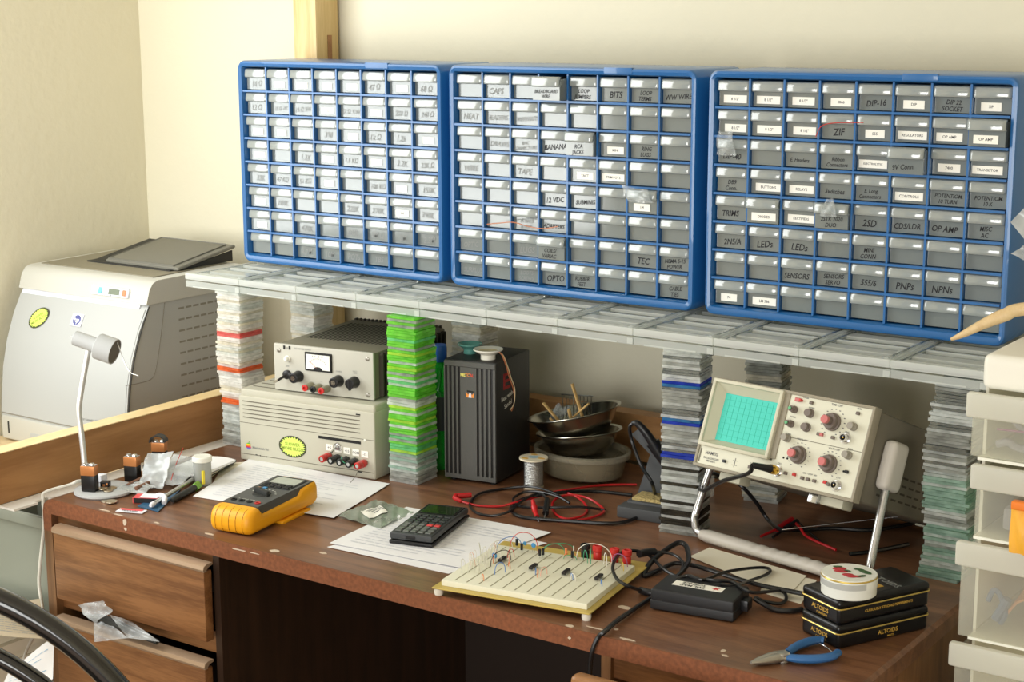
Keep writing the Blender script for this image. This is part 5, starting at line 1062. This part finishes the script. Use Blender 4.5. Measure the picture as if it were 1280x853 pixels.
for a, b, h, c in (((.045, .165), (.085, .182), .030, 'w_red'), ((.030, .150), (.056, .185), .022, 'w_blue'), ((.024, .130), (.044, .178), .020, 'w_white'), ((.048, .095), (.062, .135), .018, 'w_black'), ((.070, .065), (.080, .080), .016, 'w_blue'), ((.098, .172), (.128, .186), .018, 'w_green'), ((.150, .178), (.205, .186), .026, 'w_white'), ((.160, .182), (.172, .170), .016, 'w_green'),
        ((.172, .18), (.178, .168), .020, 'w_green'), ((.196, .176), (.204, .168), .018, 'w_white'), ((.205, .186), (.232, .180), .016, 'w_purple'), ((.226, .172), (.234, .160), .010, 'w_yellow'), ((.072, .106), (.080, .096), .008, 'w_orange'), ((.063, .128), (.068, .116), .010, 'w_pink'), ((.126, .095), (.132, .080), .010, 'w_orange'), ((.120, .1), (.124, .09), .008, 'w_blue'), ((.176, .100), (.183, .092), .008, 'w_blue'), ((.178, .096), (.188, .09), .009, 'w_white'),
        ((.226, .094), (.231, .086), .008, 'w_blue'), ((.130, .178), (.150, .181), .009, 'w_orange'), ((.132, .172), (.152, .175), .006, 'w_green'), ((.062, .040), (.068, .034), .008, 'w_orange'), ((.090, .186), (.130, .214), .012, 'w_green'), ((.054, .140), (.060, .15), .012, 'w_red'), ((.040, .118), (.046, .108), .013, 'w_orange'), ((.138, .1), (.134, .086), .012, 'w_pink'), ((.142, .186), (.146, .178), .018, 'w_white')):
    wire(a, b, h, c)
def part_disc(x, y, mm, r=.004):
    m = MB(); m.mat(mm); m.lathe([(0, -.0012), (r*.8, -.0011), (r, 0), (r*.8, .0011), (0, .0012)], 16, Tr(x, y, bz+.011) @ FRONT); m.mat('chrome'); 
    for s in (-1, 1): m.cyl((x+s*.002, y, bz-.001), (x+s*.0015, y, bz+.009), .0003, n=6)
    m.build('capacitor', mm, bb)
part_disc(.046, .112, 'cap_disc', .0045); part_disc(.078, .180, 'cap_disc', .004); part_disc(.062, .183, 'cap_disc', .0032)
for x, y, mm in ((.046, .188, 'knob_black'), (.062, .172, 'knob_black'), (.098, .160, 'knob_black'), (.101, .165, 'knob_black'), (.146, .172, 'knob_black'), (.132, .181, 'w_orange')):
    m = MB(); m.mat(mm); m.cyl((x, y, bz+.004), (x, y, bz+.014), .0021, n=12); m.mat('chrome'); m.cyl((x, y, bz-.001), (x, y, bz+.004), .0004, n=6); m.build('component', mm, bb)
for x, mm in ((.152, 'post_black'), (.172, 'post_red'), (.200, 'post_red'), (.220, 'post_red')):
    m = MB(); m.mat('chrome'); m.lathe([(.0075, .0025), (.0075, .004), (0, .004)], 16, Tr(x, .207, 0)); m.mat(mm); m.lathe([(.0055, .004), (.0065, .006), (.0065, .016), (.0058, .018), (.0075, .020), (.0075, .027), (.0045, .028), (.004, .025), (0, .025)], 16, Tr(x, .207, 0)); m.build('binding_post', mm, bb)
# ---------------------------------------------------------------- power adapter with its cables
AM = Tr(1.236, -.484, T+.002) @ Rz(8.5)
ad = thing('power_adapter', 'black brick power adapter with a white and red sticker behind the cutters', 'power adapter', M=AM)
m = MB(); m.box(0, 0, 0, .124, .070, .0145, .003, 3); m.box(.0005, .0005, .0125, .1235, .0695, .030, .004, 3); m.build('housing', 'adapter_black', ad)
SM = Tr(.059, .037, .0302) @ Rz(-1)
m = MB(); m.mat('sticker'); m.box(-.037, -.0095, 0, .037, .0095, .0003, .0, M=SM); m.mat('post_red'); m.prism([(.026+.0065*math.cos(math.pi*k/5)*(1 if k % 2 else .4), .0065*math.sin(math.pi*k/5)*(1 if k % 2 else .4)) for k in range(10)], .0003, .0006, SM); m.mat('ink'); m.text('EVIL MAD|SCIENCE', .0088, SM @ Tr(-.008, 0, .0007) @ Rz(180)); m.build('sticker', 'sticker', ad)
m = MB(); m.box(.122, .030, .006, .134, .052, .022, .002, 2); m.build('inlet_plug', 'knob_black', ad)
m = MB(); m.tube([onT(942, 752, .014), onT(950, 770, .006), onT(940, 775, .004), onT(928, 768, .012), onT(915, 752, .034), onT(898, 733, .034), onT(888, 726, .033), onT(870, 724, .033)], .0026, 8, 7); m.build('output_cord', 'cable_black', ad)
o = thing('mains_cord', 'thick black mains cord running from the cards over the desk front edge', 'cord')
m = MB(); m.tube([onT(1005, 743, .012), onT(985, 739, .010), onT(950, 732, .008), onT(915, 722, .008), onT(880, 711, .008), onT(860, 706, .008), onT(842, 705, .006), onT(826, 712, .005), onT(805, 720, .004), onT(815, 702, .014), onT(838, 684, .022), onT(850, 679, .024), onT(858, 684, .022), onT(861, 700, .018), onT(855, 712, .014), onT(842, 725, .012), onT(825, 740, .006), onT(800, 757, .005), onT(772, 776, .006), onT(757, 789, .007), onY(748, 797, -.607), onY(741, 812, -.6125), onY(738, 830, -.6135), onY(737, 853, -.6135), Vector((1.214, -.615, .55)), Vector((1.214, -.62, .25))], .0042, 10, 8, flat=.8); m.build('cable', 'cable_black', o)
o = thing('barrel_cord', 'thin black cord looping over the breadboard corner with a barrel plug', 'cord')
m = MB(); m.tube([onT(812, 741, .006), onT(803, 739, .005), onT(785, 733, .026), onT(772, 725, .028), onT(766, 712, .030), onT(769, 700, .032), onT(778, 691, .032), onT(795, 689, .028), onT(812, 695, .018), onT(830, 712, .012), onT(850, 722, .012), onT(890, 726, .036), onT(915, 728, .034), onT(940, 741, .034), onT(975, 739, .008), onT(983, 748, .005), onT(975, 755, .004), onT(955, 752, .010), onT(945, 747, .014)], .0026, 8, 8); m.build('cable', 'cable_black', o)
m = MB(); m.tube([onT(799, 693, .026), onT(808, 691, .024), onT(818, 690, .022), onT(820, 690, .022)], lambda t: .0058 if t < .7 else .0035, 12, 3); m.build('barrel_plug', 'knob_black', o)
m = MB(); m.tube([onT(819, 690, .022), onT(840, 693, .018), onT(853, 703, .014), onT(850, 716, .012), onT(835, 727, .012), onT(822, 733, .006)], .0024, 8, 7); m.build('cable', 'cable_black', o)
m = MB(); m.tube([onT(800, 738, .006), onT(811, 741, .006), onT(820, 742, .006)], .0052, 12, 3); m.build('barrel_plug', 'knob_black', o)
o = thing('looped_cord', 'thin black cord in a narrow loop across the cream cards', 'cord')
m = MB(); m.tube([onT(835, 731, .026), onT(858, 720, .034), onT(880, 725, .034), onT(905, 716, .022), onT(935, 711, .012), onT(956, 710, .006), onT(963, 714, .006), onT(955, 720, .006), onT(935, 727, .012), onT(920, 732, .030), onT(900, 731, .034)], .0024, 8, 8); m.build('cable', 'cable_black', o)
o = thing('black_cable', 'black cord running from behind the adapter under the tins', 'cord')
m = MB(); m.tube([onT(942, 748, .016), onT(955, 756, .008), onT(970, 763, .004), onT(990, 764, .004), onT(1003, 762, .004)], .0038, 8, 7); m.build('cable', 'cable_black', o)
# ---------------------------------------------------------------- tins and candy box
def tin(label, z, lab):
    t = thing('flat_tin', label, 'tin', (1.446, -.439, z), -26.4, 'black and gold tins at the desk corner')
    w, d, h = .079, .158, .034
    m = MB(); m.box(.001, .001, 0, w-.001, d-.001, .024, .006, 4); m.build('body', 'tin_black', t)
    m = MB(); m.box(0, 0, .0215, w, d, h, .0065, 4); ld = m.build('lid', 'tin_black', t)
    m = MB(); r = .006; q = []
    for cx, cy, a0 in ((w-r, d-r, 0), (r, d-r, 90), (r, r, 180), (w-r, r, 270)):
        for k in range(6): a = math.radians(a0+90*k/5); q.append((cx+(r+.0006)*math.cos(a), cy+(r+.0006)*math.sin(a), .0218))
    m.tube(q+[q[0]], .0011, 6, 0); m.build('gold_rim', 'tin_gold', ld)
    m = MB(); m.text('ALTOIDS', .0085, Tr(.040, -.0002, .013) @ FRONT); m.text('CURIOUSLY', .0042, Tr(.044, -.0002, .0062) @ FRONT)
    if lab == 0: m.text('ALTOIDS', .0085, Tr(w+.0002, .085, .012) @ RIGHT); m.text('MINTS', .004, Tr(w+.0002, .09, .005) @ RIGHT)
    else: m.text('CURIOUSLY STRONG PEPPERMINTS', .0052, Tr(w+.0002, .085, .013) @ RIGHT)
    m.build('lettering', 'tin_yellow', t)
    if lab == 1:
        m = MB(); m.mat('tin_yellow'); m.box(.030, .078, h, .062, .090, h+.0004); m.mat('ink_grey'); m.text('ALTOIDS', .015, Tr(.045, .105, h+.0005)); m.build('lid_print', 'tin_yellow', ld)
tin('lower black and gold mint tin, beneath the other at the desk corner', T, 0)
tin('upper black and gold mint tin carrying the round white candy box', T+.0342, 1)
cb = thing('candy_box', 'round white candy box with red fruit on its lid, on the black tins', 'candy box', (1.5115, -.4335, T+.0684))
m = MB(); m.lathe([(0, 0), (.0355, 0), (.0365, .001), (.0365, .014)], 44); m.build('base', 'candy_white', cb)
m = MB(); m.lathe([(.0365, .012), (.0375, .012), (.0375, .0255), (.0362, .0275), (0, .0275)], 44); ld = m.build('lid', 'candy_white', cb)
m = MB(); m.lathe([(.0376, .0242), (.0378, .0248), (.0373, .0262), (.0369, .0264)], 44); m.build('gold_line', 'tin_gold', ld)
m = MB(); n = 30
vs = []; fs = []
for i in range(n+1):
    a = math.radians(-150+120*i/n); vs += [(.0377*math.cos(a), .0377*math.sin(a), .0145), (.0377*math.cos(a), .0377*math.sin(a), .0225)]
for i in range(n): fs.append((2*i, 2*i+2, 2*i+3, 2*i+1))
m.add(vs, fs); m.build('grey_band', 'candy_band', ld)
m = MB(); zq = .0276
m.mat('candy_red')
for x, y, r in ((-.017, .006, .0075), (-.010, -.002, .0065), (.002, -.010, .0060), (.009, -.013, .0060), (-.015, -.004, .004), (.016, -.010, .004)): zq += .00008; m.lathe([(r*1.02, zq-.00006), (r, zq), (0, zq)], 14, Tr(x, y, 0) @ Rz(30), 1.25, .9)
m.mat('candy_green')
for x, y, r, a in ((-.022, .012, .005, 30), (.017, .012, .0085, -20), (.006, .017, .0055, 10), (.020, -.006, .005, 60), (-.004, .003, .004, 0)): zq += .00008; m.lathe([(r*1.02, zq-.00006), (r, zq), (0, zq)], 12, Tr(x, y, 0) @ Rz(a), 1.3, .6)
m.build('fruit_print', 'candy_red', ld)
# ---------------------------------------------------------------- side cutters
ct = thing('side_cutters', 'blue-handled side cutters lying in front of the black tins', 'cutters')
c1, c2, c3 = onT(939, 829, .006), onT(975, 821, .006), onT(985, 820, .007)
m = MB(); d = (c2-c1); s = Vector((-d.y, d.x, 0)).normalized()
for q in (1, -1): m.tube([c1+s*.0004*q, c1+d*.25+s*.0022*q, c1+d*.6+s*.0034*q, c1+d*.95+s*.0038*q, c3+s*.0036*q], lambda t: .0022+.0048*min(1, t*1.7), 12, 6, flat=.9)
m.lathe([(0, -.0055), (.0085, -.0055), (.0085, .0055), (.006, .0065), (0, .0065)], 20, Tr(*(c2+Vector((.004, .001, 0))))); m.build('jaws', 'cutter_steel', ct)
h1 = [onT(984, 817, .007), onT(995, 809, .007), onT(1010, 803, .007), onT(1023, 800.5, .007), onT(1030, 801, .007)]
h2 = [onT(984, 822, .007), onT(1000, 824, .007), onT(1022, 824, .007), onT(1040, 821, .007), onT(1048, 816, .007)]
for h in (h1, h2): m = MB(); m.tube(h, lambda t: .0058+.0012*math.sin(math.pi*min(1, t*1.1)), 12, 7, flat=.8); m.build('handle', 'cutter_blue', ct)
m = MB(); m.tube([onT(1020, 802.5, .006), onT(1031, 808, .006), onT(1040, 815, .006)], .0007, 6, 5); m.build('spring', 'chrome', ct)
# ---------------------------------------------------------------- bag caught in the lower drawer
bgm = thing('parts_bag', 'clear plastic bag with black parts caught on the lower left drawer', 'bag')
B = lambda x, y, yy=-.645: onY(x, y, yy)
def patch(c, amp, seed, mm='bag_clear'):
    rnd = random.Random(seed); ph = [rnd.uniform(0, 6) for _ in range(3)]
    M = MB(); nrm = (c[1]-c[0]).cross(c[3]-c[0]).normalized()
    M.sheet(lambda u, v: (c[0]*(1-u)+c[1]*u)*(1-v)+(c[3]*(1-u)+c[2]*u)*v + nrm*amp*(math.sin(u*8+ph[0])*math.sin(v*7+ph[1])+.5*abs(math.sin(u*13+v*9+ph[2]))), 12, 12, .0004); return M
patch([B(97, 757), B(118, 781, -.66), B(141, 764), B(128, 751)], .004, 1).build('film', 'bag_clear', bgm)
patch([B(117, 781, -.655), B(118, 803, -.66), B(160, 798, -.655), B(132, 775, -.64)], .003, 2).build('film', 'bag_clear', bgm)
patch([B(136, 768, -.642), B(160, 798, -.65), B(200, 803, -.640), B(165, 778, -.634)], .003, 3).build('film', 'bag_clear', bgm)
m = MB(); m.tube([B(112, 772, -.642), B(130, 774, -.640), B(160, 787, -.638), B(197, 803, -.634)], lambda t: .0045+.003*math.sin(t*3.1), 8, 5); m.build('black_parts', 'meter_dark', bgm)
# ---------------------------------------------------------------- translucent drawer tower on the right
tw = thing('drawer_tower', 'white translucent plastic drawer tower at the right edge beside the desk', 'drawer tower', (1.655, -.42, 0))
TW, TD = .30, .38
def shell(x0, y0, z0, x1, y1, z1, t=.002):
    M = MB(); M.box(x0, y0, z0, x1, y0+t, z1, .0); M.box(x0, y1-t, z0, x1, y1, z1); M.box(x0, y0+t, z0, x0+t, y1-t, z1); M.box(x1-t, y0+t, z0, x1, y1-t, z1); M.box(x0+t, y0+t, z0, x1-t, y1-t, z0+t); return M
m = MB(); m.box(.012, .01, 1.112, TW, TD, 1.157, .012, 4); m.build('lid', 'tower_frame', tw)
m = MB()
for z in (1.0235, .919, .783, .50, .10): m.box(.012, .012, z-.004, TW-.004, TD, z)
for x in (.012, TW-.016): m.box(x, TD-.012, .0, x+.012, TD, 1.115); 
m.box(.012, .03, .02, .016, TD, 1.112); m.build('carcass', 'tower_frame', tw)
for k, (z0, z1, x0) in enumerate(((1.027, 1.110, 0), (.922, 1.018, .010), (.786, .914, -.004), (.505, .777, -.006))):
    d = shell(x0+.006, .002, z0, TW-.008, TD-.02, z1-.012).build('drawer', 'bin_white', tw)
    m = MB(); m.box(x0, -.008, z1-.032, TW, .004, z1, .004, 3); m.build('drawer_lip', 'bin_lip', d)
def inside(nm, mm, z, x, f, par=tw):
    M = MB(); f(M, x, z); M.build(nm, mm, par)
def cont(nm, lab, cat, mm, M): tag(M.build(nm, mm), lab, cat)
M = MB(); M.sheet(lambda u, v: Vector((1.70+.16*u, -.36+.20*v, .80+.07*math.sin(3*u+.2)*math.sin(2.5*v+.5)+.012*math.sin(u*14))), 14, 14, .003); cont('orange_cloth', 'orange cloth showing through the third white drawer', 'cloth', 'cloth_orange', M)
M = MB(); M.tube([(1.690, -.405, .835), (1.696, -.405, .850), (1.704, -.404, .846), (1.712, -.402, .822), (1.706, -.400, .806)], .0036, 8, 5); M.tube([(1.715, -.405, .842), (1.700, -.403, .812)], .006, 8, 0); cont('blue_tool', 'grey-blue hand tool showing through the third white drawer', 'tool', 'tool_blue', M)
M = MB(); M.tube([(1.70, -.405, 1.085), (1.73, -.40, 1.06), (1.80, -.39, 1.05)], .004, 8, 5); M.tube([(1.69, -.405, 1.043), (1.705, -.405, 1.047), (1.72, -.40, 1.040), (1.80, -.39, 1.034)], .005, 8, 5); cont('grey_strap', 'grey strap coiled in the top white drawer', 'strap', 'strap_grey', M)
M = MB(); M.tube([(1.69, -.408, 1.063), (1.75, -.405, 1.064), (1.85, -.40, 1.066)], .0015, 6, 4); cont('pink_cord', 'thin pink cord in the top white drawer', 'cord', 'w_purple', M)
M = MB(); M.box(1.682, -.405, .985, 1.72, -.37, 1.0, .003); M.box(1.70, -.40, .93, 1.80, -.25, .96, .006); cont('grey_box', 'grey box in the second white drawer', 'box', 'strap_grey', M)
yb = thing('yellow_bag', 'yellow and orange bag hanging before the second white drawer at the right edge', 'bag')
pts = [onY(1261, 690, -.437), onY(1310, 700, -.437), onY(1318, 634, -.437), onY(1264, 628, -.437)]
M = MB(); M.sheet(lambda u, v: (pts[0]*(1-u)+pts[1]*u)*(1-v)+(pts[3]*(1-u)+pts[2]*u)*v + Vector((0, -.010*math.sin(math.pi*min(1, max(0, u)))*math.sin(math.pi*min(1, v+.1))-.002*math.sin(u*17+v*6), 0)), 14, 14, .004); M.build('pouch', 'bag_yellow', yb)
a = onY(1266, 632, -.440); M = MB(); M.box(a.x-.001, -.446, a.z-.004, a.x+.03, -.434, a.z+.007, .003, 3); M.build('top_fold', 'bag_orange', yb)
# curved stick and stiff plastic bag on top of the tower
q = [onY(1189, 424.5, -.30), onY(1204, 418, -.30), onY(1230, 405, -.295), onY(1256, 394, -.29), onY(1284, 386, -.28), (1.80, -.26, 1.215), (1.90, -.24, 1.225)]
m = MB(); m.tube(q, lambda t: .0022+.0065*min(1, t*2.2), 12, 7); tag(m.build('curved_stick', 'cane'), 'curved tan stick lying over the white tower, pointing at the right cabinet', 'stick')
pb = thing('stiff_plastic_bag', 'stiff clear plastic bag on the white tower, corners showing at the right edge', 'bag')
C_ = lambda x, y, yy: onY(x, y, yy)
for cc in ([C_(1263, 278, -.25), C_(1330, 360, -.24), C_(1360, 260, -.22), C_(1284, 256, -.24)], [C_(1264, 318, -.25), C_(1300, 335, -.25), C_(1340, 300, -.23), C_(1284, 304, -.24)]):
    patch(cc, .003, 5).build('film', 'zip_bag', pb)
m = MB(); m.box(1.74, -.34, 1.158, 1.93, -.12, 1.20, .01, 3); m.build('contents', 'paper_warm', pb)
# clear plastic scraps poking out of drawers
for cc, lab in (([(1.073, -.004, 1.348), (1.108, -.004, 1.348), (1.104, -.012, 1.388), (1.078, -.012, 1.386)], 'clear plastic bag stuffed out of the left drawer of the right cabinet'),
                ([(.912, -.014, 1.262), (.960, -.014, 1.262), (.952, -.018, 1.284), (.902, -.018, 1.290)], 'clear plastic bag sticking out above a drawer of the middle cabinet'),
                ([(1.262, -.016, 1.262), (1.292, -.016, 1.262), (1.288, -.022, 1.292), (1.276, -.021, 1.290)], 'pale blue plastic scrap sticking out of the right cabinet below the ZIF drawer')):
    tag(patch([Vector(q) for q in cc], .003, len(lab)).build('plastic_scrap', 'scrap_clear'), lab, 'plastic')
